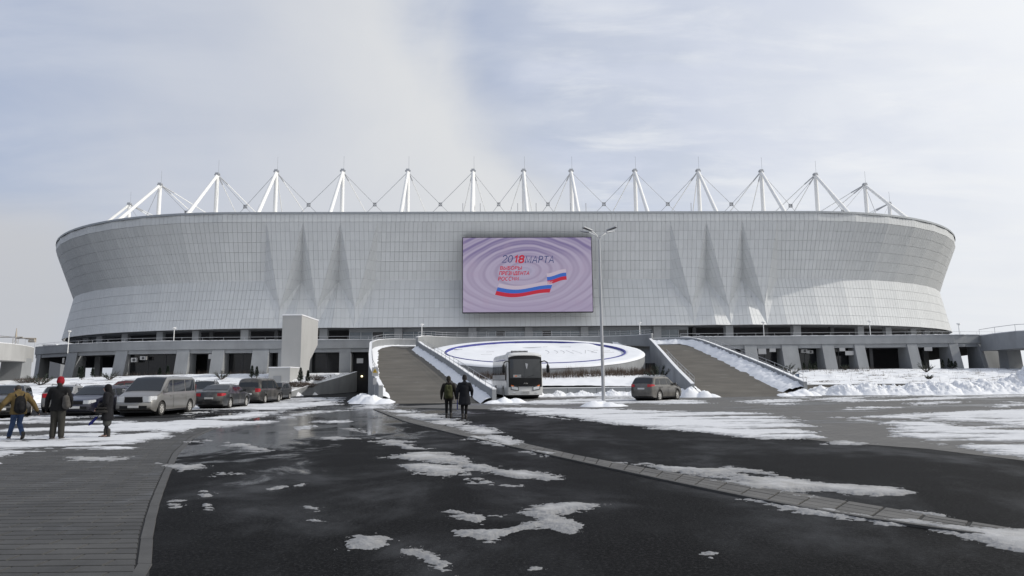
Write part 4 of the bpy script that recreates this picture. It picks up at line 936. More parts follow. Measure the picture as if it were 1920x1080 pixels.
ridge(ramp_r, [(x - .02, y, zr(y)) for x, y in RO], lambda t: 1.9 - .9 * t, .62, 1, 8)
ridge(ramp_r, [(x + .3, y, zr(y)) for x, y in RI[:2]], lambda t: .6 * (1 - t), .3, -1, 9)
# horseshoe wall behind the round terrace
HS = [(-15.4, 84.2), (-14.9, 87.0), (-13.4, 89.6), (-11.0, 91.2), (-7, 91.9), (0, 92.0), (6, 92.0), (9.5, 91.6), (12.2, 90.2), (13.6, 88.6), (14.1, 87.3)]
hs = site('retaining_wall', (0, 92, 0), 'curved pale retaining wall joining both ramps behind the round snowy terrace', 'wall')
rampart(hs, [(x, y, 7.12 if 86 < y else 6.75, 2.0) for x, y in HS], 1)
# ------------------------------------------------------------------ round terrace with snow and blue ring
f_ = wall_at(1005, 691, 67.5); bk = wall_at(1005, 640, 90.0)
CYd = (67.5 + 90) / 2; CZd = (f_[2] + bk[2]) / 2; slope = (bk[2] - f_[2]) / 22.5; CXd = -1.45; RXd, RYd = 12.4, 11.25
terrace = site('round_terrace', (CXd, CYd, 0), 'tilted round concrete terrace under smooth snow with a blue ring', 'terrace')
def on_disc(r, t, dz=0.0): y = CYd + RYd * r * sin(t); return (CXd + RXd * r * cos(t), y, CZd + slope * (y - CYd) + dz)
NT_ = 96; ts = [2 * pi * k / NT_ for k in range(NT_)]
m = MB(); m.loft([[(p[0], p[1], 0.4) for p in (on_disc(1, t) for t in ts)], [on_disc(1, t, -.05) for t in ts]], True, False, True); m.build('terrace_wall', M['concrete'], terrace)
def dz_snow(x, y):
    # low drifts over hidden relief in the middle
    u, v = (x - CXd) / RXd, (y - CYd) / RYd; n = fbm(np.array(x * .55), np.array(y * .55), 5, 4)
    bump = 0.0
    for bx, by, s, h_ in ((-.72, .34, .05, .22), (-.60, .30, .05, .12), (-.32, .52, .10, .2), (-.16, .50, .09, .22), (.02, .52, .1, .15), (.12, .3, .08, .12), (.42, .52, .14, .2), (.55, .45, .1, .15)):
        bump += h_ * math.exp(-((u - bx) ** 2 + (v - by) ** 2) / (2 * s * s))
    return .06 + .10 * float(n) + bump * 1.2
m = MB(); rings = []
for r in list(np.linspace(0.001, .822, 34)) + [.834, .86, .9, .95, .985, 1.0, 1.004]:
    k = 1.0 if r < .75 else .35; lift = -.06 if r < .83 else .12 if r < .99 else .0 if r < 1.002 else -.09
    rings.append([(lambda p: (p[0], p[1], p[2] + lift + k * dz_snow(p[0], p[1]) + (1 - k) * .08))(on_disc(r, t)) for t in ts])
m.loft(rings, True, False, True).build('snow_cover', M['snow'], terrace)
rg = MB()
rg.loft([[(lambda p: (p[0], p[1], p[2] + h_))(on_disc(w, t)) for t in ts + [0]] for w, h_ in ((.818, -.05), (.820, .27), (.832, .27), (.834, .1))], False, False).build('blue_ring', M['bluering'], terrace)
M['relief'] = material('relief_grey', (.45, .455, .47), .8)    # half-buried strokes showing through the snow
def stroke(pts):
    q = [on_disc(hypot(a, b), atan2(b, a)) for a, b in pts]; MB().tube([(p[0], p[1], p[2] + dz_snow(p[0], p[1]) - .075) for p in q], .05, 4).build('relief_stroke', M['relief'], terrace)
for a0, yy in ((.10, .02), (.18, .02), (.24, .0)): stroke([(a0 + .03 * cos(t), yy + .11 * sin(t)) for t in np.linspace(-1.3, 1.4, 6)])
for q in ([(.30, .12), (.345, -.1)], [(.36, .12), (.42, -.1)], [(.455, -.09), (.485, .12)], [(.50, .10), (.55, .03), (.52, .0), (.57, -.05)], [(.56, .11), (.60, .12)], [(.62, -.06), (.73, -.03)], [(.64, .06), (.71, .08)], [(-.50, -.12), (-.40, -.10)], [(-.45, .06), (-.38, .09)]): stroke(q)
for q in ([(-.76, .26), (-.68, .24)], [(-.10, .33), (.08, .32)], [(.10, .32), (.14, .34)], [(.26, .36), (.37, .34)]): stroke(q)
# ------------------------------------------------------------------ snowy banks between forecourt and podium
def height_sheet(name, x0, x1, y0, y1, fz, fk, step, mat, label=None, kind='structure'):
    xs = np.arange(x0, x1 + 1e-6, step); ys = np.arange(y0, y1 + 1e-6, step); X, Y = np.meshgrid(xs, ys); Z = fz(X, Y); K = fk(X, Y, Z)
    c, s = cos(ANG), sin(ANG); return grid_mesh(name, ORG[0] + X * c - Y * s, ORG[1] + X * s + Y * c, Z, K, mat, kind=kind, label=label)
ss = lambda a, b, x: np.clip((x - a) / (b - a), 0, 1) ** 2 * (3 - 2 * np.clip((x - a) / (b - a), 0, 1))
def bank_material():
    m = material('bank_snow', (0.72, 0.735, 0.76), 0.7, var=.04, vscale=.6, bump=.5, bscale=2.5, spec=.3); N = NT(m.node_tree); b = N.n['Principled BSDF']
    geo = N.new('ShaderNodeNewGeometry').outputs['Position']; n1 = N.noise(N.vmul(geo, (.35, 1.6, 3.0)), .8, 7, .65, .3); n2 = N.noise(geo, 5, 5, .7)
    soil = N.math('MULTIPLY', N.ramp(n1, .55, .61), N.ramp(n2, .38, .55))
    old = b.inputs['Base Color'].links[0].from_socket
    N.link(N.mix(soil, old, (.075, .06, .048)), b.inputs['Base Color']); return m
M['bank'] = bank_material()
# left bank: behind the cars, up to the podium piers
driveline = lambda y: np.interp(y, [58, 66, 76, 88, 97], [-27.5, -27.8, -27.4, -26.0, -25.3])      # its edge along the tunnel lane
def zl_bank(X, Y):
    t = ss(64, 93, Y); base = .25 * ss(60.5, 63, Y) + 2.4 * t; dr = 1.0 - .0 * X
    side = ss(0, .5, driveline(Y) - X)
    far = np.interp(X, [-75, -60, -45], [.72, .9, 1.0])
    return base * far * 1.0 * side + (fbm(X * .8, Y * .8, 41, 5) - .5) * .22 - .06
height_sheet('snow_bank', -80, -25.0, 59.5, 97, zl_bank, lambda X, Y, Z: (X < driveline(Y)) & (Y < 96), .34, M['bank'])
# right bank with terrace steps
def zr_bank(X, Y):
    t = ss(65, 95, Y); n = (fbm(X * .5, Y * 1.1, 47, 5) - .5)
    step = np.floor((Y + n * 2.0) / 3.4) * 3.4; f = ss(.82, 1.0, ((Y + n * 2.0) / 3.4) % 1)
    Yt = step + f * 3.4; t2 = np.clip((Yt - 64) / 30, 0, 1)
    return .72 * (Y > 64.0) + (1.75 * t2) * (Y > 64.0) + n * .16 - .05
height_sheet('snow_bank', 20.4, 85, 63.9, 96.5, zr_bank, lambda X, Y, Z: Y > 64.0, .3, M['bank'])
bw = site('low_wall', (28, 63.8, 0), 'low brownish retaining wall along the right snowy bank', 'wall')
M['brownwall'] = material('brown_stained_concrete', (.24, .22, .19), .8, var=.2, vscale=.8, bump=.2)
for k in range(9): MB().box((20.6 + k * 3.0, 63.62, -.02), (23.55 + k * 3.0, 63.9, .76)).build('wall_section', M['brownwall'], bw)
MB().box((20.5, 63.58, .765), (47.7, 63.96, .85)).build('snow_cap', M['snowcap'], bw, bevel=.03)
# middle bed in front of the round terrace
def zm_bank(X, Y):
    d = np.hypot((X - CXd) / RXd, (Y - CYd) / RYd) * RYd - RYd
    return np.clip(.72 + (1.9 - .72) * (1 - np.clip((d - .2) / 5.0, 0, 1)), .1, 2.4) + (fbm(X * .8, Y * .8, 51, 5) - .5) * .2 + .02 * (X - CXd)
def xl_in(y): return np.interp(y, [p[1] for p in LI], [p[0] for p in LI])
def xr_in(y): return np.interp(y, [p[1] for p in RI], [p[0] for p in RI])
height_sheet('snow_bed', -16, 15, 63.3, 84, zm_bank, lambda X, Y, Z: (X > xl_in(Y) + .3) & (X < xr_in(Y) - .2) & (Y < 82), .2, M['snow'])
lw = site('low_wall', (0, 63.2, 0), 'low concrete edge wall half hidden by snow behind the coach', 'wall')
for k in range(8):
    xa = -10.2 + k * 2.66; MB().box((xa, 63.0, -.02), (xa + 2.63, 63.28, .72)).build('wall_section', M['concrete'], lw)
MB().box((-10.25, 62.96, .725), (11.1, 63.3, .79)).build('snow_cap', M['snowcap'], lw, bevel=.03)
# ploughed heaps
def mounds(name, label, lumps, step, seed, rough=.3, mat='snow', fr=1.1):
    xs = [a for a, b, r, h in lumps]; ys = [b for a, b, r, h in lumps]; R_ = max(r for a, b, r, h in lumps) * 1.4
    def fz(X, Y):
        z = np.zeros(X.shape)
        for a, b, r, h in lumps: z = np.maximum(z, h * np.clip(1 - (np.hypot(X - a, Y - b) / (r * 1.25)) ** 1.5, 0, 1))
        n = fbm(X * fr, Y * fr, seed, 6, .62); rg_ = 1 - np.abs(2 * fbm(X * fr * 1.7, Y * fr * 1.7, seed + 9, 5, .6) - 1)
        return z * (.45 + 1.1 * n) + (z > .02) * rough * np.minimum(z * 2, 1) * (rg_ - .62) - .03
    return height_sheet(name, min(xs) - R_, max(xs) + R_, min(ys) - R_, max(ys) + R_, fz, lambda X, Y, Z: Z > -.04, step, M[mat], kind='stuff')
def L(u, v):
    x, y = gp(u, v); x -= ORG[0]; y -= ORG[1]; return (x * cos(ANG) + y * sin(ANG), -x * sin(ANG) + y * cos(ANG))
lump = [(22, 61.3, 1.1, .5), (24, 61.0, 1.2, .45), (26, 60.6, 1.3, .6), (27.6, 59.6, 1.6, .75), (29.4, 59.2, 1.6, .85), (31.2, 59.0, 1.6, .65), (33, 58.6, 1.7, .75), (34.8, 58.4, 1.9, .95), (36.8, 58.2, 1.9, .85), (38.6, 58.4, 1.9, 1.0), (40.3, 58.3, 1.9, .95),
        (42.2, 58.6, 2.1, 1.5), (43.8, 58.4, 2.6, 2.25), (45.8, 58.5, 2.3, 2.1), (47.4, 58.6, 2.5, 2.45), (49.6, 58.4, 2.3, 1.8), (52.0, 58.4, 2.3, 1.9), (54.5, 58.6, 2.4, 1.9), (57.5, 59, 2.4, 1.9)]
mounds('snow_heap', None, [(a - 4.3, b - 2.0, r, h * 1.0) for a, b, r, h in lump], .10, 61, .6, fr=1.9)
mounds('snow_heap', None, [(-14.9, 49.3, .9, .55), (-14.0, 49.0, .8, .35), (-15.9, 51.2, .9, .6), (-16.6, 53.5, .8, .45), (-15.5, 49.8, 1.0, .5)], .07, 63, .2)
mounds('snow_heap', None, [(-5.7, 47.2, .7, .42), (-4.9, 47.4, .7, .34), (-6.4, 46.9, .6, .3)], .06, 65, .15)
mounds('snow_heap', None, [(9.6, 56.0, .9, .75), (9.1, 57.5, .9, .8), (10.6, 55.3, .7, .5), (11.2, 55.2, .6, .3)], .07, 67, .2)
mounds('snow_heap', None, [(18.9, 56.0, .8, .6), (18.2, 55.8, .8, .42), (17.2, 55.6, .7, .25), (19.7, 56.1, .7, .4)], .07, 69, .15)
lx, ly = L(1132, 762)
mounds('snow_heap', None, [(lx - .5, ly + .1, .75, .30), (lx + .35, ly - .1, .7, .26), (lx + .95, ly + .1, .5, .14), (lx - .1, ly + .3, .7, .3)], .05, 71, .12)
mounds('snow_heap', None, [(-2.6 + i * .62 + random.uniform(-.3, .3), 62.55 + random.uniform(-.2, .15), random.uniform(.5, 1.0), random.uniform(.12, .5)) for i in range(19)], .06, 73, .4, fr=3.2)
mounds('snow_heap', None, [(-30.5 + i * 1.0, 60.6 + i * .25, .9, .55 + .25 * ((i * 3) % 4) / 4) for i in range(4)] + [(-28.3, 62.5, .8, .6), (-28.2, 65, .8, .55), (-28.0, 68, .8, .6), (-27.8, 71, .8, .5), (-27.5, 75, .7, .5), (-27.2, 80, .7, .5), (-26.8, 85, .6, .5), (-26.4, 90, .6, .5)], .1, 75, .2)
mounds('snow_heap', None, [(-62 + i * 1.7 + random.uniform(-.6, .6), 60.2 + random.uniform(-.4, .4), random.uniform(.9, 1.8), random.uniform(.3, .8)) for i in range(19)], .15, 77, .35, fr=1.6)
# wedge wall beside the lane that sinks to the tunnel gate
wd = site('wedge_wall', (-26, 80, 0), 'sloping concrete wedge wall left of the dark tunnel gate', 'wall')
pw = []
for y in np.linspace(72, 96.4, 30): pw.append((float(driveline(y)) + .25, float(y), float(.45 + (y - 72) / 24.4 * 2.3), -.05))
wall_strip(pw, .3, 1).build('side_wall', M['concrete'], wd, recalc=True)
wall_strip([(x, y, z + .06, z + .005) for x, y, z, _ in pw], .3, 1).build('snow_cap', M['snowcap'], wd, recalc=True)
# shaded slot between terrace and right ramp
sl = site('service_gate', (12.2, 78.5, 0), 'dark barred gate in the shaded slot between terrace and right ramp', 'gate')
p = wall_at(1207, 694, 77); q = wall_at(1227, 672, 77)
MB().box((p[0], 77.0, 1.0), (q[0], 77.12, 3.2)).build('gate_leaf', M['dark'], sl)
bar = MB()
for k in range(7): xx = p[0] + (q[0] - p[0]) * k / 6; bar.tube([(xx, 76.95, 1.4), (xx, 76.95, 3.2)], .03, 5)
bar.build('bar', M['darkgrey'], sl)
MB().box((p[0] - .1, 75.9, .6), (q[0] + .2, 76.9, 1.62)).build('step', M['render'], sl)
# ------------------------------------------------------------------ tall street lamp with four heads
lw_ = gp(1132, 761.5); top_h = 10.15
lamp = empty('street_lamp', (lw_[0], lw_[1], 0), 0, 'tall slim grey lamp post with four flat heads standing in a small snow heap', 'street lamp'); lamp['_o'] = [0, 0, 0]
MB().tube([(0, 0, 0), (0, 0, top_h)], [.11, .055], 12).build('pole', M['galv'], lamp)
MB().box((-.2, -.2, 0), (.2, .2, .05)).build('base_plate', M['galv'], lamp)
for ang, ln in ((radians(150), .84), (radians(38), .84), (radians(205), .70), (radians(-28), .70)):
    dx_, dy_ = cos(ang), sin(ang)
    arm = MB().tube([(0, 0, top_h - .25), (dx_ * .15, dy_ * .15, top_h + .02), (dx_ * ln * .75, dy_ * ln * .75, top_h + .30)], .035, 8).build('arm', M['white'], lamp)
    hd = MB(); px_, py_ = -dy_, dx_; a0, a1 = ln * .72, ln * .72 + .62
    def hp(t, s, z): return (dx_ * t + px_ * s, dy_ * t + py_ * s, z)
    za, zb_ = top_h + .27, top_h + .43
    hd.hexa([hp(a0, -.1, za), hp(a1, -.15, zb_), hp(a1, .15, zb_), hp(a0, .1, za), hp(a0, -.1, za + .07), hp(a1, -.15, zb_ + .05), hp(a1, .15, zb_ + .05), hp(a0, .1, za + .07)])
    h_ = hd.build('lamp_head', M['galv'], arm, recalc=True, bevel=.015)
    gl = MB().hexa([hp(a0 + .1, -.08, za + .018), hp(a1 - .05, -.12, zb_ - .022), hp(a1 - .05, .12, zb_ - .022), hp(a0 + .1, .08, za + .018), hp(a0 + .1, -.08, za + .03), hp(a1 - .05, -.12, zb_ - .008), hp(a1 - .05, .12, zb_ - .008), hp(a0 + .1, .08, za + .03)]); gl.build('lens', M['darkgrey'], arm)
MB().tube([(0, 0, 2.9), (0, 0, 3.0)], .10, 12).build('clamp_band', M['cable'], lamp)
# ------------------------------------------------------------------ small deck lamps
DL = [(130, 620, 'leftmost round-headed deck lamp by the bowl edge behind the left bridge'), (327, 614, 'round-headed deck lamp on the podium above the silver minibus'), (791, 607, 'round-headed deck lamp at the top of the left ramp'),
      (1199, 604, 'round-headed deck lamp at the top of the right ramp'), (1431, 603, 'round-headed deck lamp behind the right ramp under the folded cladding'), (1630, 601, 'round-headed deck lamp above the podium right of the ramps'), (1797, 606, 'rightmost deck lamp standing against open sky')]
for u, vtop, lab in DL:
    y = 98.6 if u > 200 else 101.5
    if 700 < u < 1300: y = 94.5
    t = wall_at(u, vtop, y); s = site('deck_lamp', (t[0], y, ZD), lab, 'lamp', 'small lamps on the podium deck'); s['_o'] = [t[0], y, ZD]
    ht = t[2]
    MB().tube([(t[0], y, ZD), (t[0], y, ht - .28)], [.07, .05], 8).build('pole', M['white'], s)
    MB().tube([(t[0], y, ht - .32), (t[0], y, ht - .12), (t[0], y, ht - .05), (t[0], y, ht)], [.08, .26, .30, .16], 12).build('lamp_head', M['white'], s)
# ------------------------------------------------------------------ warning sign on the left ramp's post
p = wall_at(704.5, 696, 51.5)
ws = site('warning_sign', (p[0], 51.2, 0), 'small warning sign with yellow triangle on a post at the left ramp end', 'sign'); x, z = p[0], p[2]
MB().tube([(x, 51.25, 0), (x, 51.25, z + .35)], .03, 6).build('post', M['galv'], ws)
MB().box((x - .22, 51.16, z - .36), (x + .22, 51.2, z + .28)).build('board', M['board'], ws)
M['yellow'] = material('warning_yellow', (.55, .36, .03), .6)
MB().add([(x - .17, 51.15, z - .12), (x + .17, 51.15, z - .12), (x, 51.15, z + .2)], [(0, 1, 2)]).build('triangle', M['yellow'], ws)
MB().box((x - .018, 51.13, z - .02), (x + .018, 51.145, z + .1)).box((x - .018, 51.13, z - .08), (x + .018, 51.145, z - .045)).build('exclamation_mark', M['black'], ws)
MB().box((x - .13, 51.16, z - .98), (x + .13, 51.2, z - .5)).build('notice_board', M['board'], ws)
# small blue sign in the right bank
p = wall_at(1495, 706, 69); bs = site('small_sign', (p[0], 69, 0), 'small dark blue sign standing in snow right of the right ramp', 'sign')
MB().tube([(p[0], 69.05, .4), (p[0], 69.05, p[2] + .3)], .03, 6).build('post', M['galv'], bs)
M['signblue'] = material('sign_blue', (.05, .09, .15), .5); MB().box((p[0] - .2, 68.98, p[2] - .2), (p[0] + .2, 69.02, p[2] + .25)).build('board', M['signblue'], bs)
# ------------------------------------------------------------------ distant tower crane and rooftops beyond the left bridge
cz_ = 420.0
def far(u, v): return wall_at(u, v, cz_)
cb = far(28, 655); ct = far(29.5, 634); cr = site('tower_crane', (cb[0], cz_, 0), 'distant pale tower crane above the left bridge', 'crane')
M['craneyellow'] = material('faded_crane_paint', (.40, .36, .31), .7)
j0, j1 = far(2, 632.5), far(41, 635.5)
mm = MB(); x = cb[0]
for dx_ in (-.9, .9):
    for dy_ in (-.9, .9): mm.tube([(x + dx_, cz_ + dy_, 0), (x + dx_, cz_ + dy_, ct[2])], .14, 4)
for k in range(14): z = ct[2] * k / 14; mm.tube([(x - .9, cz_, z), (x + .9, cz_, z + ct[2] / 14)], .1, 4)
mm.build('crane_mast', M['craneyellow'], cr)
MB().tube([(x - 46, cz_, ct[2] + 1), (x + 4, cz_, ct[2] + .6)], .28, 4).build('jib', M['craneyellow'], cr)
MB().tube([(x, cz_, ct[2]), (x + 12, cz_, ct[2] - .3)], .4, 4).box((x + 8, cz_ - 1, ct[2] - 2.6), (x + 11.5, cz_ + 1, ct[2] - .4)).build('counter_jib', M['craneyellow'], cr)
MB().tube([(x, cz_, ct[2]), (x, cz_, ct[2] + 6)], [.8, .2], 4).build('apex', M['craneyellow'], cr)
M['farblock'] = material('far_building', (.22, .23, .25), .9)
for u0, u1, v, lab in ((20, 46, 643.0, 'low distant grey roof beside the crane'), (46, 58, 644.0, 'small distant grey rooftop further right of the crane')):
    p, q = far(u0, v), far(u1, v); b = site('far_building', ((p[0] + q[0]) / 2, cz_ + 30, 0), lab, 'building')
    MB().box((p[0], cz_ + 30, 0), (q[0], cz_ + 44, p[2])).build('block', M['farblock'], b); MB().box((p[0] - .5, cz_ + 29.5, p[2]), (q[0] + .5, cz_ + 44.5, p[2] + .6)).build('roof', M['snowcap'], b)
# ------------------------------------------------------------------ cars: a lofted shell with glazing, lights and wheels (x forward, y left, z up)
def interp(pts, x): return float(np.interp(x, [p[0] for p in pts], [p[1] for p in pts]))
WHEELS = {}
def wheel(parent, x, y, r, w, side):
    key = (round(r, 3), round(w, 3))
    if key not in WHEELS:
        ty = MB(); prof = [(-w / 2, r * .66), (-w / 2, r * .93), (-w * .38, r), (w * .38, r), (w / 2, r * .93), (w / 2, r * .66), (w * .3, r * .62)]
        ty.loft([[(rr * sin(2 * pi * k / 28), yy, rr * cos(2 * pi * k / 28)) for k in range(28)] for yy, rr in prof], True, False, True)
        rm = MB(); n = 7; yo = w * .40
        rm.loft([[(rr * sin(2 * pi * k / 28), yy, rr * cos(2 * pi * k / 28)) for k in range(28)] for yy, rr in ((w * .46, r * .66), (w * .47, r * .60), (w * .3, r * .56))], True, False, True)
        for k in range(n):
            a = 2 * pi * k / n; c, s = cos(a), sin(a)
            def q(rad, tt, yy): return (rad * s + tt * c, yy, rad * c - tt * s)
            rm.hexa([q(r * .08, -r * .07, yo - .03), q(r * .6, -r * .09, yo - .03), q(r * .6, r * .09, yo - .03), q(r * .08, r * .07, yo - .03), q(r * .08, -r * .07, yo + .02), q(r * .6, -r * .08, yo), q(r * .6, r * .08, yo), q(r * .08, r * .07, yo + .02)])
        rm.tube([(0, yo - .02, 0), (0, yo + .035, 0)], r * .14, 12)
        dk = MB().tube([(0, w * .18, 0), (0, w * .2, 0)], r * .6, 20, smooth=False)
        WHEELS[key] = (ty.mesh('tyre', M['rubber'], sharp=40), rm.mesh('rim', M['rim'], sharp=40), dk.mesh('brake_disc', M['black']))
    t, rm, dk = WHEELS[key]
    wo = bpy.data.objects.new('wheel', dk); COL.objects.link(wo); wo.parent = parent; wo.location = (x, y, r); wo.rotation_euler = (0, 0, 0 if side > 0 else pi)
    put('tyre', t, wo); put('rim', rm, wo)
def paint(name, col, rough=.3, metal=.35, dirt=.5):
    return material(name, col, rough, metal, dirt=((.20, .185, .165), 1.6, .38, .75, dirt * .8), coat=.55, var=.02)
def car(label, cat, loc, head, col, L=4.5, W=1.8, H=1.5, wb=2.65, r=.32, top=None, belt=None, clear=.2, side=(), ws=None, rw=None, group=None, name='parked_car', dirt=.45, tumble=.17, taper=.14,
        rails=False, light_z=(.62, .80), tail_z=(.80, 1.0), tail_w=.32, head_w=.34, metal=.35, rough=.3, front_end=.10, black_sill=False, mono=False):
    o = empty(name, (loc[0], loc[1], 0), head, label, cat, group); hl = L / 2; P = paint(name + '_paint', col, rough, metal, dirt)
    x1, x0 = wb / 2 + .05, -wb / 2 + .05; Ra = r + .075
    def wf(x): t = abs(x) / hl; return 1 - taper * max(0, (t - .62) / .38) ** 2.4
    def sect(x):
        zt = interp(top, x); zb = min(interp(belt, x), zt - .03); w = W / 2 * wf(x); g = max(0.0, min(1.0, (zt - zb) / (H - interp(belt, 0))))
        zs = clear + .14 * max(0, (abs(x) / hl - .86) / .14); a = zs
        for xx in (x0, x1):
            if abs(x - xx) < Ra: a = max(a, r + sqrt(Ra * Ra - (x - xx) ** 2))
        wt = w * (.955 - tumble * g)
        def up(z): return max(z, a)
        return [(x, 0, zs), (x, w * .80, zs), (x, w * .80, a), (x, w * .965, a), (x, w, up(zs + (zb - zs) * .28)), (x, w, up(zs + (zb - zs) * .62)), (x, w * .985, up(zb - .07)), (x, w * .955, max(zb, a)),
                (x, w * .945, max(zb + .015 * g, a)), (x, wt + .03, max(zt - .10 * g - .012, a)), (x, wt - .05, zt - .02 * g - .002), (x, wt * .55, zt + .018), (x, 0, zt + .026)]
    xs = sorted(set([round(v, 3) for v in np.linspace(-hl, hl, 46)] + [round(xx + Ra * k, 3) for xx in (x0, x1) for k in (-1.001, -.98, -.9, -.75, -.5, -.25, 0, .25, .5, .75, .9, .98, 1.001)]))
    S = [sect(x) for x in xs]; m = MB(); m.loft([[p for p in s] + [(p[0], -p[1], p[2]) for p in reversed(s[1:-1])] for s in S], True, True, True)
    body = m.build('body', P, o, sharp=32, recalc=True)
    def sidept(x, f, sgn, off=.010):
        s = sect(x); a, b = Vector(s[8]), Vector(s[9]); p = a.lerp(b, f); p.y += off; return (p.x, sgn * p.y, p.z)
    for (a0, b0, a1, b1) in side:         # bottom from/to, top from/to
        for sgn in (1, -1):
            g = MB().grid(lambda s, t: sidept((a0 + (b0 - a0) * s) * (1 - t) + (a1 + (b1 - a1) * s) * t, .08 + .84 * t, sgn), 8, 4); g.build('window', M['carglass'], o)
    def toppt(x, s, inset, off=.014):
        q = sect(x); w = max(.1, q[9][1] - inset); y = w * s; zt = q[12][2]; k = abs(s) ** 2; return (x, y, q[12][2] + off - k * .03 - .0)
    def pane(nm, xa, xb, i0, i1):
        MB().grid(lambda s, t: (lambda p: p)(toppt(xa + (xb - xa) * t, s * 2 - 1, i0 + (i1 - i0) * t)), 8, 8).build(nm, M['carglass'], o)
    if ws: pane('windscreen', ws[0], ws[1], .07, .09)
    if rw: pane('rear_window', rw[0], rw[1], .09, .09)
    def half_y(x, z):
        s = sect(x); zz = [p[2] for p in s[3:8]]; yy = [p[1] for p in s[3:8]]; return float(np.interp(z, zz, yy)) if zz[-1] > zz[0] else yy[-1]
    def wrap(nm, mat, end, y_in, back, z0, z1, off=.012, both=True, par=o, slant=0.0):
        """a strip that runs along the end face and round the corner"""
        for sgn in ((1, -1) if both else (1,)):
            pts = []; xe = end * (hl + off); ye = half_y(end * (hl - .01), (z0 + z1) / 2)
            for t in np.linspace(0, 1, 4): pts.append((xe, y_in + (ye - y_in) * t, 0))
            for t in np.linspace(.12, 1, 7):
                if back > 0: x = end * (hl - back * t); pts.append((x, half_y(x, (z0 + z1) / 2) + off, t))
            m = MB(); vs = []
            for x, y, t in pts: sl = slant * (abs(abs(x) - hl) / max(back, .01)); mid = (z0 + z1) / 2 + sl; h_ = (z1 - z0) / 2 * (1 - .45 * t); vs += [(x, sgn * y, mid - h_), (x, sgn * y, mid + h_)]
            m.add(vs, [(2 * i, 2 * i + 2, 2 * i + 3, 2 * i + 1) if sgn > 0 else (2 * i, 2 * i + 1, 2 * i + 3, 2 * i + 2) for i in range(len(pts) - 1)], True); m.build(nm, mat, par)
    wrap('headlight', M['headlight'], 1, W * .24, head_w, light_z[0], light_z[1], slant=.06)
    wrap('tail_light', M['redlight'], -1, W * .27, tail_w, tail_z[0], tail_z[1], slant=.02)
    zf = light_z[0]
    MB().box((hl + .006, -W * .22, zf - .02), (hl + .022, W * .22, light_z[1] - .03)).build('grille', M['black'], o)
    MB().box((hl - .02, -W * .34, clear + .16), (hl + .018, W * .34, clear + .3)).build('air_intake', M['black'], o)
    MB().box((hl + .012, -.26, clear + .2), (hl + .034, .26, clear + .31)).build('number_plate', M['plate'], o)
    pz = tail_z[0] - .12 if H < 1.55 or mono else .86
    MB().box((-hl - .03, -.26, pz - .05), (-hl - .008, .26, pz + .06)).build('number_plate', M['plate'], o)
    MB().box((-hl - .022, -W * .38, clear + .12), (-hl + .05, W * .38, clear + .30)).build('bumper', M['black'] if black_sill else P, o, bevel=.01)
    for sgn in (1, -1):
        xm = ws[1] + (ws[0] - ws[1]) * .78; ym = half_y(xm, interp(belt, xm)) ; zm = interp(belt, xm) + .07
        mr = MB().hexa([(xm - .05, sgn * (ym - .03), zm - .02), (xm + .08, sgn * (ym - .03), zm - .02), (xm + .06, sgn * (ym + .2), zm - .03), (xm - .05, sgn * (ym + .2), zm - .03), (xm - .05, sgn * (ym - .03), zm + .08), (xm + .08, sgn * (ym - .03), zm + .06), (xm + .05, sgn * (ym + .2), zm + .13), (xm - .05, sgn * (ym + .2), zm + .15)])
        mr.build('mirror', P if not black_sill else M['black'], o, recalc=True, bevel=.012)
        for xd in [(a + b) / 2 - .3 for a, b, _, _ in side[:2]]:
            zd = interp(belt, xd) - .13; yd = half_y(xd, zd)
            MB().box((xd - .1, sgn * yd - .004 * sgn if sgn > 0 else sgn * yd - .03, zd - .015), (xd + .1, sgn * yd + .03 if sgn > 0 else sgn * yd + .004, zd + .02)).build('door_handle', P, o)
        for a, b, _, _ in side[:2]:                 # door seams
            for xd in (a - .05, b + .05):
                sm = MB()
                if min(abs(xd - x0), abs(xd - x1)) < .12: continue
                zz = np.linspace(clear + .16, interp(belt, xd) - .05, 6); zz = [z for z in zz]; k = []
                for z in zz: yy = half_y(xd, z) + .004; k += [(xd - .008, sgn * yy, z), (xd + .008, sgn * yy, z)]
                sm.add(k, [(2 * i, 2 * i + 1, 2 * i + 3, 2 * i + 2) for i in range(len(zz) - 1)]); sm.build('door_seam', M['black'], o)
        ss_ = MB(); xa, xb = x0 + Ra + .03, x1 - Ra - .03
        ss_.box((xa, sgn * W / 2 * .97 - .02, clear - .02), (xb, sgn * W / 2 * .97 + .02, clear + .07)); ss_.build('sill', M['black'], o)
        if rails:
            xr0, xr1 = side[-1][2] + .1, side[0][3] - .15; xr0, xr1 = min(xr0, xr1), max(xr0, xr1); yr = sect((xr0 + xr1) / 2)[10][1] - .04
            MB().tube([(xr0, sgn * yr, interp(top, xr0) + .0), (xr0 + .12, sgn * yr, interp(top, xr0) + .085), (xr1 - .12, sgn * yr, interp(top, xr1) + .085), (xr1, sgn * yr, interp(top, xr1) + .0)], .02, 6).build('roof_rail', M['alu'] if rails == 1 else M['black'], o)
    ub = MB().box((-hl + .25, -W * .40, clear - .04), (hl - .25, W * .40, clear + .12)); ub.build('underbody', M['black'], o)
    for xx in (x0, x1):
        MB().tube([(xx, -W * .38, r + .02), (xx, W * .38, r + .02)], Ra * .96, 16, smooth=False).build('wheel_well', M['black'], o)
        for sgn in (1, -1): wheel(o, xx, sgn * (W / 2 - .115), r, .215, sgn)
    return o
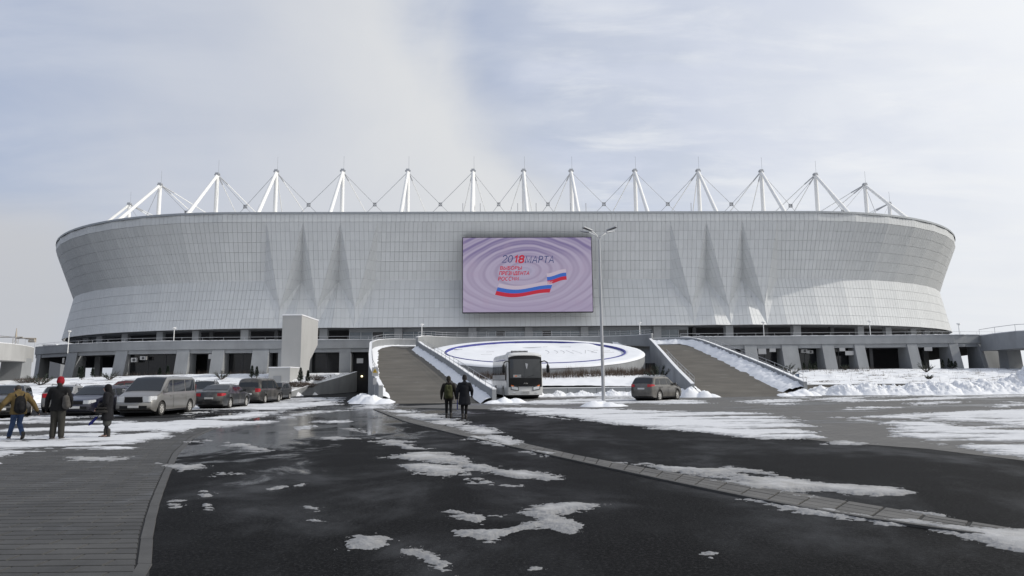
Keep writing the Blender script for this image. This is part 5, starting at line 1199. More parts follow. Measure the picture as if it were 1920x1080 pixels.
# profiles (x from tail to nose)
def hatch(L, H, hood=.95): h = L / 2; return [(-h, .95), (-h + .04, 1.02), (-h + .16, 1.12), (-h + .55, H - .08), (-h + 1.1, H - .01), (-.1, H), (.45, H - .07), (h - 1.05, hood + .06), (h - .55, hood - .05), (h - .12, .78), (h, .66)]
def sedan_p(L, H): h = L / 2; return [(-h, .92), (-h + .05, 1.0), (-h + .18, 1.05), (-h + .72, 1.09), (-h + 1.45, H - .06), (-h + 1.9, H), (.1, H), (.5, H - .05), (h - 1.38, 1.0), (h - .8, .93), (h - .2, .80), (h, .66)]
def suv_p(L, H): h = L / 2; return [(-h, 1.0), (-h + .05, 1.08), (-h + .13, 1.18), (-h + .45, H - .10), (-h + .8, H - .02), (-.1, H), (.35, H - .06), (h - 1.22, 1.10), (h - .6, 1.03), (h - .14, .88), (h, .72)]
def van_p(L, H): h = L / 2; return [(-h, 1.0), (-h + .03, 1.15), (-h + .08, H - .3), (-h + .22, H - .06), (-h + .6, H), (.6, H), (.95, H - .08), (h - .80, 1.16), (h - .38, 1.00), (h - .10, .84), (h, .68)]
def mpv_p(L, H): h = L / 2; return [(-h, .98), (-h + .03, 1.1), (-h + .1, H - .35), (-h + .3, H - .06), (-h + .7, H), (.4, H - .01), (.8, H - .09), (h - .8, 1.10), (h - .4, .98), (h - .1, .82), (h, .68)]
def head_dir(fx, fy): return atan2(fy, fx)
PG = 'cars parked left of the lane'
toN = head_dir(-.10, 1); toS = head_dir(.10, -1)
# silver minibus, nose towards the viewer
car('silver minibus with large side windows parked nose towards the viewer', 'van', (-18.6, 36.3), head_dir(.03, -1), (.235, .23, .22), L=5.15, W=1.92, H=1.93, wb=3.2, r=.345, top=van_p(5.15, 1.93), belt=[(-2.6, 1.12), (1.2, 1.08), (1.65, 1.14), (2.6, .75)], clear=.22,
    side=((.50, 1.50, .45, .74), (-.95, .38, -.92, .36), (-2.25, -1.05, -2.12, -1.02)), ws=(1.72, .80), rw=(-2.53, -2.40), group=PG, name='parked_van', light_z=(.70, .98), tail_z=(.95, 1.5), tail_w=.12, head_w=.42, taper=.13, tumble=.12, metal=.5, mono=True, dirt=.55)
car('dark blue hatchback facing the viewer between red-hatted man and woman', 'car', (-21.7, 36.3), head_dir(.0, -1), (.006, .008, .028), L=4.15, W=1.74, H=1.50, wb=2.5, r=.31, top=hatch(4.15, 1.50), belt=[(-2.08, .98), (.9, .95), (1.3, .96), (2.1, .7)], side=((.02, .92, -.05, .30), (-1.05, -.08, -1.0, -.14), (-1.52, -1.15, -1.3, -1.1)), ws=(1.0, .42), rw=(-1.9, -1.55), group=PG, dirt=.3)
car('dark grey sedan with red tail lights seen from behind', 'car', (-18.35, 43.9), head_dir(-.03, 1), (.022, .023, .024), L=4.8, W=1.83, H=1.47, wb=2.77, r=.33, top=sedan_p(4.8, 1.47), belt=[(-2.4, 1.0), (1.0, .97), (2.4, .72)], side=((.02, .92, -.05, .36), (-.98, -.08, -.72, -.14)), ws=(1.02, .48), rw=(-1.6, -.98), group=PG, tail_z=(.78, .96), tail_w=.34, dirt=.6)
car('dirty dark minivan seen from its blank tailgate', 'van', (-19.25, 52.6), head_dir(-.0, 1), (.030, .028, .026), L=4.85, W=1.85, H=1.85, wb=2.95, r=.33, top=mpv_p(4.85, 1.85), belt=[(-2.45, 1.05), (1.2, 1.02), (2.45, .72)], side=((.35, 1.30, .30, .62), (-.92, .25, -.9, .22), (-2.1, -1.02, -1.95, -1.0)), ws=(1.58, .62), rw=(-2.39, -2.3), group=PG, name='parked_van', tail_z=(.85, 1.12), tail_w=.16, tumble=.13, dirt=.75, mono=True, rough=.5)
car('small grey hatchback facing the viewer at the far end of the row', 'car', (-20.6, 60.0), head_dir(.02, -1), (.045, .047, .05), L=4.0, W=1.72, H=1.52, wb=2.5, r=.31, top=hatch(4.0, 1.52), belt=[(-2, .98), (.9, .95), (2, .7)], side=((.02, .88, -.05, .30), (-1.0, -.08, -.95, -.14)), ws=(.95, .42), rw=(-1.85, -1.5), group=PG, dirt=.45)
car('silver hatchback with a ski rack seen from behind its red lights', 'car', (-26.6, 41.2), head_dir(-.35, 1), (.28, .28, .28), L=4.2, W=1.75, H=1.52, wb=2.55, r=.32, top=hatch(4.2, 1.52), belt=[(-2.1, 1.0), (.9, .96), (2.1, .7)], side=((.02, .92, -.05, .30), (-1.05, -.08, -1.0, -.14)), ws=(1.0, .42), rw=(-1.95, -1.56), group=PG, tail_z=(.84, 1.08), tail_w=.2, rails=2, dirt=.4)
car('dark grey estate car at the left frame edge behind the man in the tan parka', 'car', (-25.6, 35.0), head_dir(.55, -1), (.05, .05, .05), L=4.6, W=1.8, H=1.58, wb=2.7, r=.33, top=suv_p(4.6, 1.58), belt=[(-2.3, 1.05), (.95, 1.0), (2.3, .72)], side=((.0, .9, -.05, .30), (-1.1, -.1, -1.02, -.14), (-1.85, -1.2, -1.6, -1.14)), ws=(1.05, .36), rw=(-2.17, -1.9), group=PG, dirt=.55)
car('dark red off-roader with roof rails in the second row', 'car', (-29.0, 51.5), head_dir(-1, -.35), (.075, .012, .012), L=4.5, W=1.8, H=1.78, wb=2.65, r=.36, top=suv_p(4.5, 1.78), belt=[(-2.25, 1.1), (.95, 1.06), (2.25, .75)], side=((.0, .9, -.05, .30), (-1.1, -.1, -1.02, -.14), (-1.85, -1.2, -1.62, -1.14)), ws=(1.05, .36), rw=(-2.12, -1.82), group=PG, rails=1, dirt=.4)
car('grey crossover with black roof bars hidden behind the sedan', 'car', (-23.3, 52.2), head_dir(.3, -1), (.07, .072, .075), L=4.5, W=1.82, H=1.70, wb=2.65, r=.35, top=suv_p(4.5, 1.70), belt=[(-2.25, 1.08), (.95, 1.04), (2.25, .75)], side=((.0, .9, -.05, .30), (-1.1, -.1, -1.02, -.14), (-1.85, -1.2, -1.62, -1.14)), ws=(1.05, .36), rw=(-2.12, -1.85), group=PG, rails=2, dirt=.45)
car('dark saloon just behind the shoulder of the red-hatted man', 'car', (-31.5, 52.0), head_dir(-.8, -1), (.03, .032, .034), L=4.5, W=1.78, H=1.46, wb=2.65, r=.32, top=sedan_p(4.5, 1.46), belt=[(-2.25, .98), (1.0, .96), (2.25, .72)], side=((.0, .86, -.05, .34), (-.92, -.08, -.68, -.14)), ws=(.9, .48), rw=(-1.4, -.85), group=PG, dirt=.4)
car('pale hatchback behind the blue hatchback, mostly hidden by the woman', 'car', (-25.2, 45.5), head_dir(.25, -1), (.20, .21, .22), L=4.1, W=1.72, H=1.48, wb=2.5, r=.31, top=hatch(4.1, 1.48), belt=[(-2.05, .98), (.9, .95), (2.05, .7)], side=((.02, .9, -.05, .30), (-1.05, -.08, -1.0, -.14)), ws=(.98, .42), rw=(-1.9, -1.55), group=PG, dirt=.4)
car('grey car roof furthest left in the second row behind the silver hatchback', 'car', (-33.5, 45.5), head_dir(.4, -1), (.04, .045, .06), L=4.4, W=1.78, H=1.55, wb=2.6, r=.32, top=hatch(4.4, 1.55), belt=[(-2.2, 1.0), (.9, .97), (2.2, .7)], side=((.02, .92, -.05, .30), (-1.05, -.08, -1.0, -.14)), ws=(1.1, .42), rw=(-2.05, -1.65), group=PG, dirt=.4)
# the crossover by the right ramp
car('dusty brown-grey crossover parked before the right ramp, tail to viewer', 'car', (10.4, 49.9), head_dir(.84, 1.0), (.075, .071, .065), L=4.55, W=1.86, H=1.72, wb=2.68, r=.36, top=suv_p(4.55, 1.72), belt=[(-2.28, 1.10), (.95, 1.05), (2.28, .75)], clear=.24,
    side=((.0, .95, -.05, .32), (-1.1, -.1, -1.02, -.14), (-1.85, -1.2, -1.58, -1.14)), ws=(1.05, .36), rw=(-2.14, -1.86), rails=1, tail_z=(.98, 1.16), tail_w=.36, dirt=.6)

# ------------------------------------------------------------------ white touring coach
def coach():
    Lb, Wb, Hb, r = 9.6, 2.92, 3.72, .50; hl = Lb / 2
    o = empty('parked_coach', (.25, 59.55, 0), head_dir(.155, -1), 'white touring coach with a huge black windscreen parked before the round terrace', 'bus')
    P = material('coach_paint', (.62, .62, .61), .35, 0.0, coat=.3, dirt=((.30, .28, .25), .9, .42, .8, .5)); hw = Wb / 2; Ra = r + .09; ax = (hl - 2.3, -hl + 2.6)
    def sect(x):
        t = (x - hl + .55) / .55; f = max(0, t); e = 1 - .10 * f ** 2; rr = max(0, (-hl + .3 - x) / .3); e *= 1 - .05 * rr
        w = hw * e; zt = Hb - .28 * f ** 2 - .12 * rr; a = .32
        for xx in ax:
            if abs(x - xx) < Ra: a = max(a, r + sqrt(max(0, Ra * Ra - (x - xx) ** 2)))
        return [(x, 0, .3), (x, w * .8, .3), (x, w * .8, a), (x, w * .985, a), (x, w, max(a, .8)), (x, w, 1.55), (x, w * .995, 2.2), (x, w * .965, zt - .55), (x, w * .93, zt - .25), (x, w * .83, zt - .08), (x, w * .6, zt), (x, 0, zt + .03)]
    xs = sorted(set([round(v, 3) for v in np.linspace(-hl, hl - .35, 50)] + [round(xx + Ra * k, 3) for xx in ax for k in (-1.001, -.97, -.85, -.6, -.3, 0, .3, .6, .85, .97, 1.001)]))
    def fx(y, z): q = min(1, abs(y) / (hw * .9)); return hl + .02 + .14 * (1 - q ** 2) - max(0, z - 2.0) ** 1.5 * .10
    def full(q): return q + [(p[0], -p[1], p[2]) for p in reversed(q[1:-1])]
    rings = [full(sect(x)) for x in xs]; last = sect(xs[-1])
    for fk, yk in ((.55, .985), (.85, .955), (1.0, .925)):
        r_ = []
        for p in last:
            yy = p[1] * yk; zz = min(max(p[2], .36), 3.52); xf = fx(yy, zz) - .03; r_.append((p[0] + (xf - p[0]) * fk, yy, p[2] + (zz - p[2]) * fk))
        rings.append(full(r_))
    m = MB(); m.loft(rings, True, False, True); m.add(rings[0], [tuple(range(len(rings[0])))]); m.build('body', P, o, sharp=35, recalc=True)
    def sy(x, z): s = sect(x); return float(np.interp(z, [p[2] for p in s[4:9]], [p[1] for p in s[4:9]]))
    n = 5; xa, xb = -hl + .25, hl - 1.15; SG = material('coach_side_glass', (.05, .052, .055), .05, spec=1.0)
    for sgn in (1, -1):
        for k in range(n):
            p, q = xa + (xb - xa) * k / n + .03, xa + (xb - xa) * (k + 1) / n - .03
            MB().grid(lambda s, t: (p + (q - p) * s, sgn * (sy(p + (q - p) * s, 1.95 + 1.25 * t) + .014), 1.95 + 1.25 * t), 4, 5).build('window', SG, o)
        MB().grid(lambda s, t: (hl - 1.05 + .62 * s, sgn * (sy(hl - 1.05 + .62 * s, 1.35 + 1.7 * t) + .014), 1.35 + (1.7 - .1 * s) * t), 4, 5).build('door_window', M['carglass'], o)
        ls = MB()
        for k in range(5):
            x = xa + .4 + k * 1.35
            if min(abs(x - ax[0]), abs(x - ax[1])) > .65: ls.box((x - .01, sgn * hw - .006, .42), (x + .01, sgn * hw + .008, 1.5))
        ls.box((xa, sgn * hw - .006, 1.5), (hl - 1.0, sgn * hw + .01, 1.56)); ls.build('locker_seam', M['darkgrey'], o)
    # front: y across, bulging
    def front(y0, y1, z0, z1, off=0.0, nx=10, nz=6, topcurve=0.0): return MB().grid(lambda s, t: (lambda y: (lambda z: (fx(y, z) + off, y, z))(z0 + (z1 - z0 - topcurve * (2 * s - 1) ** 4) * t))(y0 + (y1 - y0) * s), nx, nz)
    def solid_front(nm, mat, y0, y1, z0, z1, off=0.0, topcurve=0.0):
        return front(y0, y1, z0, z1, off, topcurve=topcurve).build(nm, mat, o)
    solid_front('front_shell', P, -hw * .925, hw * .925, .36, 3.52, -.03)
    solid_front('mask_panel', M['black'], -hw * .918, hw * .918, .98, 3.47, .0, topcurve=.16)
    CG = material('coach_windscreen_glass', (.030, .033, .036), .07, spec=.6)
    solid_front('windscreen', CG, -hw * .86, hw * .86, 1.68, 3.18, .012)
    for sgn in (1, -1):
        MB().grid(lambda s, t: (fx(sgn * (.56 + .62 * s), .85) + .008, sgn * (.56 + .62 * s), .68 + .08 * s + (.34 + .03 * s) * t), 5, 3).build('headlight_housing', M['darkgrey'], o)
        MB().grid(lambda s, t: (fx(sgn * (.62 + .5 * s), .85) + .016, sgn * (.62 + .5 * s), .74 + .08 * s + (.20 + .03 * s) * t), 5, 3).build('headlight', M['headlight'], o)
        MB().grid(lambda s, t: (fx(sgn * (.95 + .2 * s), .85) + .02, sgn * (.95 + .2 * s), 1.0 + .06 * s + .09 * t), 3, 2).build('indicator', M['orange'], o)
        MB().grid(lambda s, t: (fx(sgn * (.8 + .24 * s), .5) + .016, sgn * (.8 + .24 * s), .50 + .09 * t), 3, 2).build('fog_light', M['headlight'], o)
        # hanging mirrors
        ar = MB().tube([(hl - .05, sgn * hw * .86, 2.95), (hl + .28, sgn * (hw + .05), 3.02), (hl + .34, sgn * (hw + .28), 2.9), (hl + .33, sgn * (hw + .31), 2.65)], .05, 8).build('mirror_arm', M['black'], o)
        MB().tube([(hl + .33, sgn * (hw + .31), 2.75), (hl + .33, sgn * (hw + .32), 2.6), (hl + .33, sgn * (hw + .32), 2.15), (hl + .33, sgn * (hw + .32), 2.08)], [.06, .13, .13, .07], 10).build('mirror', M['black'], o)
    MB().box((hl + .12, -.34, .50), (hl + .19, .34, .66)).build('number_plate', M['plate'], o)
    pt = MB()
    for k in range(7): pt.box((hl + .185, -.26 + k * .075, .55), (hl + .195, -.26 + k * .075 + .045, .61))
    pt.build('plate_characters', M['black'], o)
    em = MB().tube([(fx(0, 1.25) + .03, -.16, 1.20), (fx(0, 1.25) + .03, -.09, 1.30), (fx(0, 1.25) + .03, -.03, 1.22), (fx(0, 1.25) + .03, .04, 1.30), (fx(0, 1.25) + .03, .10, 1.21), (fx(0, 1.25) + .03, .16, 1.28)], .018, 6); em.build('emblem', M['rim'], o)
    gv = MB()
    for k in range(18): y = -.56 + k * .066; gv.box((fx(y, 1.0) + .0, y, .965), (fx(y, 1.0) + .02, y + .03, 1.02))
    gv.build('grille_slots', M['galv'], o)
    MB().grid(lambda s, t: (fx(.95 - .55 * s, 1.8) + .018, -.98 + .62 * s, 1.74 + .2 * t), 3, 1).build('route_card', M['board'], o)
    MB().grid(lambda s, t: (fx(.9, 1.8) + .045, -.86 + .3 * s, 1.80 + .08 * t), 1, 1).build('route_card_mark', M['orange'], o)
    pn = MB(); xp = fx(0, 2.3) + .02     # pale pennant and a cloth behind the glass
    pn.add([(xp, -.02, 2.85), (xp, .2, 2.8), (xp, .12, 2.4), (xp, .06, 2.45)], [(0, 1, 2, 3)]); pn.build('pennant', M['galv'], o)
    for sgn in (1, -1): MB().tube([(fx(.5, 1.8) + .03, sgn * .1, 1.74), (fx(.5, 1.8) + .025, sgn * .65, 1.9)], .012, 5).build('wiper', M['black'], o)
    ac = MB().hexa([(-.6, -.85, Hb - .02), (2.1, -.85, Hb - .02), (2.1, .85, Hb - .02), (-.6, .85, Hb - .02), (-.3, -.7, Hb + .2), (1.9, -.7, Hb + .2), (1.9, .7, Hb + .2), (-.3, .7, Hb + .2)]).build('roof_unit', P, o, bevel=.04)
    ft = MB()
    for k in range(13): y = -.66 + k * .11; ft.box((1.95, y - .03, Hb + .0), (2.12, y + .03, Hb + .24))
    ft.build('roof_unit_fins', M['darkgrey'], o)
    MB().box((-hl + .3, -hw * .8, .22), (hl - .4, hw * .8, .5)).build('underbody', M['black'], o)
    for xx in ax:
        MB().tube([(xx, -hw * .78, r), (xx, hw * .78, r)], Ra * .95, 16, smooth=False).build('wheel_well', M['black'], o)
        for sgn in (1, -1): wheel(o, xx, sgn * (hw - .17), r, .30, sgn)
coach()
# ------------------------------------------------------------------ people: continuous remeshed bodies, clothed (x right, y forward, z up)
def capsule(p, q, r0, r1, fl=1.0, n=14):
    p, q = Vector(p), Vector(q); d = q - p
    if d.length < 1e-5: d = Vector((0, 0, 1e-3)); q = p + d
    w = d.normalized(); a = Vector((1, 0, 0)) if abs(w.x) < .8 else Vector((0, 1, 0)); e1 = (a - w * a.dot(w)).normalized(); e2 = w.cross(e1)
    rings = []
    for k in range(5): t = -pi / 2 + pi / 2 * k / 4.0001; rings.append((p + w * r0 * sin(t), r0 * cos(t)))
    for k in range(5): t = pi / 2 * k / 4.0001; rings.append((q + w * r1 * sin(t), r1 * cos(t)))
    R_ = []
    for c, r in rings:
        r = max(r, .002); R_.append([c + e1 * r * cos(2 * pi * k / n) + e2 * r * fl * sin(2 * pi * k / n) for k in range(n)])
    return R_
def blob(name, mat, parent, parts, voxel=.014, smooth_it=6):
    m = MB()
    for pt in parts:
        if pt[0] == 'box': m.hexa(pt[1])
        else:
            p, q, r0, r1 = pt[:4]; m.loft(capsule(p, q, r0, r1, pt[4] if len(pt) > 4 else 1.0), True, True)
    me = m.mesh('tmp', mat); t = bpy.data.objects.new('tmp', me); COL.objects.link(t)
    r = t.modifiers.new('r', 'REMESH'); r.mode = 'VOXEL'; r.voxel_size = voxel
    s = t.modifiers.new('s', 'SMOOTH'); s.iterations = smooth_it; s.factor = .5
    bpy.context.view_layer.update(); dg = bpy.context.evaluated_depsgraph_get(); out = bpy.data.meshes.new_from_object(t.evaluated_get(dg)); bpy.data.objects.remove(t)
    out.name = name; out.polygons.foreach_set('use_smooth', [True] * len(out.polygons))
    if not out.materials: out.materials.append(mat)
    o = bpy.data.objects.new(name, out); COL.objects.link(o); o.parent = parent; return o
def cloth(name, col, var=.18, rough=.9): return material(name, col, rough, var=var, vscale=7, bump=.5, bscale=18, stretch=(1, 1, .6), spec=.2)
M['skin'] = material('skin', (.42, .25, .19), .55); M['hair'] = material('hair', (.02, .015, .012), .8, bump=.4, bscale=60); M['glove'] = cloth('black_gloves', (.012, .012, .012))
M['boot'] = material('dark_boots', (.02, .017, .014), .6, var=.2, vscale=8)
def hand(parts, w, d, side):
    """palm, four bent fingers and a thumb hanging from wrist w along d"""
    d = Vector(d).normalized(); w = Vector(w); f = Vector((0, 1, 0)); f = (f - d * f.dot(d)).normalized(); inn = d.cross(f) * side
    c = w + d * .085; parts.append((w, c, .028, .036, .6))
    for k, ln in enumerate((.062, .070, .066, .052)):
        b = c + f * (.027 - .018 * k) + d * .015; m1 = b + d * ln * .5; e = m1 + d * ln * .42 + inn * .018
        parts.append((b, m1, .0095, .009)); parts.append((m1, e, .009, .0075))
    b = w + d * .03 + f * .028; e = b + d * .045 + f * .028; parts.append((b, e, .012, .010)); parts.append((e, e + d * .03 + inn * .008, .010, .008))
def person(label, loc, heading, H, J, wear, group=None):
    """J: joints as offsets for a 1.75 m figure"""
    k = H / 1.75; o = empty('person', (loc[0], loc[1], loc[2] if len(loc) > 2 else 0), heading - pi / 2, label, 'person', group)
    V = lambda p: Vector(p) * k
    hipL, hipR = V(J.get('hipL', (-.09, 0, .92))), V(J.get('hipR', (.09, 0, .92))); kL, kR, aL, aR = V(J['kL']), V(J['kR']), V(J['aL']), V(J['aR'])
    ch, nk, hd = V(J.get('chest', (0, 0, 1.28))), V(J.get('neck', (0, .01, 1.47))), V(J.get('head', (0, .03, 1.63)))
    sL, sR = V(J.get('sL', (-.19, 0, 1.41))), V(J.get('sR', (.19, 0, 1.41))); eL, eR, wL, wR = V(J['eL']), V(J['eR']), V(J['wL']), V(J['wR'])
    pel = (hipL + hipR) / 2 + V((0, 0, .04)); fw = Vector(J.get('face', (0, 1, 0))).normalized(); side = fw.cross(Vector((0, 0, 1)))
    B = [(pel, ch, .13 * k, .14 * k, .75), (ch, nk, .13 * k, .055 * k, .8), (nk, hd, .05 * k, .055 * k), (hd + V((0, 0, .015)), hd + V((0, 0, .055)), .086 * k, .080 * k), (hd + fw * .03 * k + V((0, 0, -.045)), hd + fw * .015 * k, .058 * k, .075 * k),
         (hd + fw * .085 * k + V((0, 0, .02)), hd + fw * .105 * k + V((0, 0, -.012)), .012 * k, .016 * k), (hd + fw * .08 * k + side * .018 + V((0, 0, -.05)), hd + fw * .08 * k - side * .018 + V((0, 0, -.05)), .010, .010)]
    for s in (1, -1): B.append((hd + side * s * .083 * k + V((0, 0, -.01)), hd + side * s * .086 * k + V((0, 0, .03)), .014, .018))
    for h_, kk, a in ((hipL, kL, aL), (hipR, kR, aR)): B += [(h_, kk, .075 * k, .05 * k), (kk, a, .05 * k, .035 * k), (a, a + V((0, .12, -.05)), .03, .03)]
    for s_, e, w, sd in ((sL, eL, wL, 1), (sR, eR, wR, -1)):
        B += [(ch + (s_ - ch) * .7, s_, .07 * k, .055 * k), (s_, e, .05 * k, .038 * k), (e, w, .038 * k, .026 * k)]; hand(B, w, w - e, sd)
    blob('body', wear.get('skin', M['skin']), o, B, .0085, 3)
    eyes = MB()
    for s in (1, -1): c = hd + fw * .088 * k + side * s * .033 * k + V((0, 0, .022)); eyes.loft(capsule(c, c + Vector((0, 0, .002)), .011, .011), True, True)
    eyes.build('eyes', M['black'], o)
    # clothes
    T = []
    lr = wear.get('leg_r', (.095, .068, .052))
    if not wear.get('tights'):
        for h_, kk, a in ((hipL, kL, aL), (hipR, kR, aR)): T += [(h_, kk, lr[0] * k, lr[1] * k), (kk, a + V((0, 0, .03)), lr[1] * k, lr[2] * k)]
        T.append((hipL + V((0, 0, .03)), hipR + V((0, 0, .03)), .115 * k, .115 * k, .9)); blob('trousers', wear['trousers'], o, T, .013, 5)
    else:
        for h_, kk, a in ((hipL, kL, aL), (hipR, kR, aR)): T += [(h_, kk, .082 * k, .056 * k), (kk, a, .056 * k, .042 * k)]
        blob('tights', wear['trousers'], o, T, .013, 4)
    for a, nm in ((aL, 'boot'), (aR, 'boot')):
        tip = V(J.get('toeL' if a is aL else 'toeR', (0, .16, -.055)))
        blob(nm, wear.get('boots', M['boot']), o, [(a + V((0, -.03, -.055)), a + tip, .045 * k, .038 * k, .85), (a + V((0, -.02, -.04)), a + V((0, -.01, wear.get('boot_h', .08))), .05 * k, .058 * k)], .012, 3)
    hem = wear.get('hem', .80) * k; cw = wear.get('bulk', 1.0); C = []
    hp = (hipL + hipR) / 2; hemc = Vector((hp.x, hp.y + J.get('hem_y', 0.0) * k, hem))
    flare = wear.get('flare', .19); C += [(hemc + Vector((-.045 * k, 0, .05 * k)), pel + Vector((-.04 * k, 0, .06 * k)), flare * k * .86 * cw, .15 * k * cw, .72), (hemc + Vector((.045 * k, 0, .05 * k)), pel + Vector((.04 * k, 0, .06 * k)), flare * k * .86 * cw, .15 * k * cw, .72),
         (pel + V((0, 0, .05)), ch, .175 * k * cw, .19 * k * cw, .74), (ch, nk + V((0, -.01, -.05)), .185 * k * cw, .10 * k * cw, .75)]
    for s_, e, w in ((sL, eL, wL), (sR, eR, wR)): C += [(ch.lerp(s_, .4) + V((0, 0, .04)), s_, .12 * k * cw, .088 * k * cw), (s_, e, .086 * k * cw, .068 * k * cw), (e, w, .068 * k * cw, .05 * k * cw)]
    C += wear.get('extra', lambda *a: [])(nk, hd, ch, k)
    coat = blob('coat', wear['coat'], o, C, .015, 4)
    # flatten the hem so that the coat ends in an edge
    for v in coat.data.vertices:
        if v.co.z < hem: v.co.z = hem + (v.co.z - hem) * .12
    if wear.get('skirt'):
        zk = wear['skirt'][1] * k; blob('skirt', wear['skirt'][0], o, [(hp + V((-.05, 0, -.1)), Vector((hp.x - .055 * k, hp.y, zk)), .13 * k, .135 * k, .8), (hp + V((.05, 0, -.1)), Vector((hp.x + .055 * k, hp.y, zk)), .13 * k, .135 * k, .8)], .014, 4)
    if wear.get('hat'):
        blob('hat', wear['hat'], o, [(hd + V((0, -.005, .05)), hd + V((0, -.01, .10)), .102 * k, .092 * k), (hd - fw * .015 + V((0, 0, .03)), hd - fw * .02 + V((0, 0, .04)), .102 * k, .102 * k)], .011, 3)
    elif wear.get('hood'):
        blob('hood', wear['coat'], o, [(hd - fw * .03 + V((0, 0, .0)), hd - fw * .03 + V((0, 0, .05)), .115 * k, .112 * k), (hd - fw * .05 + V((0, 0, -.03)), nk - fw * .04, .105 * k, .11 * k)], .012, 4)
    if not wear.get('hood'):
        blob('hair', wear.get('hair', M['hair']), o, [(hd - fw * .022 + V((0, 0, .035)), hd - fw * .02 + V((0, 0, .075)), .090 * k, .084 * k), (hd - fw * .045 + V((0, 0, -.03)), hd - fw * .03 + V((0, 0, .03)), .070 * k, .082 * k)], .011, 3)
    if wear.get('gloves'):
        for s_, e, w, sd in ((sL, eL, wL, 1), (sR, eR, wR, -1)):
            g = []; hand(g, w + (w - e).normalized() * -.01, w - e, sd); g = [tuple([p[0], p[1], p[2] * 1.22, p[3] * 1.22] + list(p[4:])) for p in g]; blob('glove', wear['gloves'], o, g, .0085, 2)
    return o, dict(k=k, ch=ch, nk=nk, hd=hd, wL=wL, wR=wR, pel=pel, sL=sL, sR=sR, coat=coat)
def local_thing(name, label, cat, base, off=(0, 0, 0)):
    t = empty(name, base.matrix_basis @ Vector(off) if False else (0, 0, 0), 0, label, cat); t.location = base.location.copy(); t.rotation_euler = base.rotation_euler.copy(); return t
P1 = gp(105, 824.5); P2 = gp(30, 825); P3 = gp(199, 821); P4 = gp(841, 784.5); P5 = gp(871, 786.5)
# man in a red hat, standing with his back to the viewer
po, q = person('person in a red knit hat, black jacket and grey trousers seen from behind', (P1[0], P1[1]), radians(100), 1.80,
    dict(kL=(-.10, .03, .50), kR=(.11, -.0, .50), aL=(-.10, -.02, .09), aR=(.13, -.02, .09), eL=(-.30, .02, 1.17), eR=(.29, .03, 1.16), wL=(-.34, .06, .93), wR=(.25, .18, 1.0), toeL=(-.1, .12, -.055)),
    dict(coat=cloth('black_jacket', (.011, .011, .012)), trousers=cloth('dark_grey_trousers', (.035, .034, .030)), hat=cloth('red_knit', (.22, .012, .02)), gloves=M['glove'], hem=.83, bulk=1.10, leg_r=(.115, .092, .08), flare=.2, extra=lambda nk, hd, ch, k: [(nk + Vector((0, -.02, -.02)), nk + Vector((0, -.02, .04)), .085 * k, .08 * k)]))
k = q['k']; bag = local_thing('shoulder_backpack', 'worn grey backpack slung over one shoulder of the red-hatted person', 'backpack', po); gb = cloth('grey_canvas', (.07, .066, .062), .3)
blob('pack', gb, bag, [((.27 * k, -.15, .98 * k), (.25 * k, -.16, 1.20 * k), .115, .085, .9), ((.30 * k, -.20, .97 * k), (.30 * k, -.21, 1.06 * k), .075, .065)], .012, 4)
MB().tube([(.24 * k, -.1, 1.25 * k), (.23 * k, .0, 1.47 * k), (.2 * k, .12, 1.40 * k), (.22 * k, .15, 1.15 * k), (.27 * k, -.02, .98 * k)], .022, 6).build('strap', gb, bag)
# man in a tan parka striding to the left with a black rucksack
po, q = person('person in a tan parka and blue jeans striding left, head bent', (P2[0], P2[1]), radians(140), 1.66,
    dict(kL=(-.10, .10, .50), kR=(.09, .16, .52), aL=(-.11, .34, .09), aR=(.10, -.26, .14), chest=(0, .07, 1.26), neck=(0, .15, 1.44), head=(0, .25, 1.55), sL=(-.2, .08, 1.37), sR=(.2, .08, 1.37), eL=(-.40, .02, 1.14), eR=(.40, .10, 1.14), wL=(-.50, .12, .92), wR=(.52, .08, .90), toeR=(0, .12, -.09)),
    dict(coat=cloth('tan_parka', (.105, .075, .032), .22), trousers=cloth('blue_jeans', (.035, .06, .125), .3), gloves=M['glove'], hem=.80, bulk=1.16, leg_r=(.10, .075, .066), extra=lambda nk, hd, ch, k: [(nk + Vector((-.08, -.07, .0)), nk + Vector((.08, -.07, .0)), .085 * k, .085 * k), (nk + Vector((0, -.03, .0)), nk + Vector((0, 0, .05)), .10 * k, .09 * k)]))
k = q['k']; bag = local_thing('rucksack', 'black rucksack on the back of the tan parka', 'backpack', po); bk_ = cloth('black_nylon', (.010, .010, .011), .3)
blob('pack', bk_, bag, [((0, -.16, .98 * k), (0, -.11, 1.24 * k), .165, .135, .7), ((0, -.24, .97 * k), (0, -.22, 1.10 * k), .09, .09)], .013, 4)
for s in (-1, 1): MB().tube([(s * .1 * k, -.08, 1.36 * k), (s * .13 * k, .05, 1.47 * k), (s * .16 * k, .2, 1.36 * k), (s * .18 * k, .18, 1.15 * k), (s * .17 * k, -.02, 1.0 * k)], .02, 6).build('strap', bk_, bag)
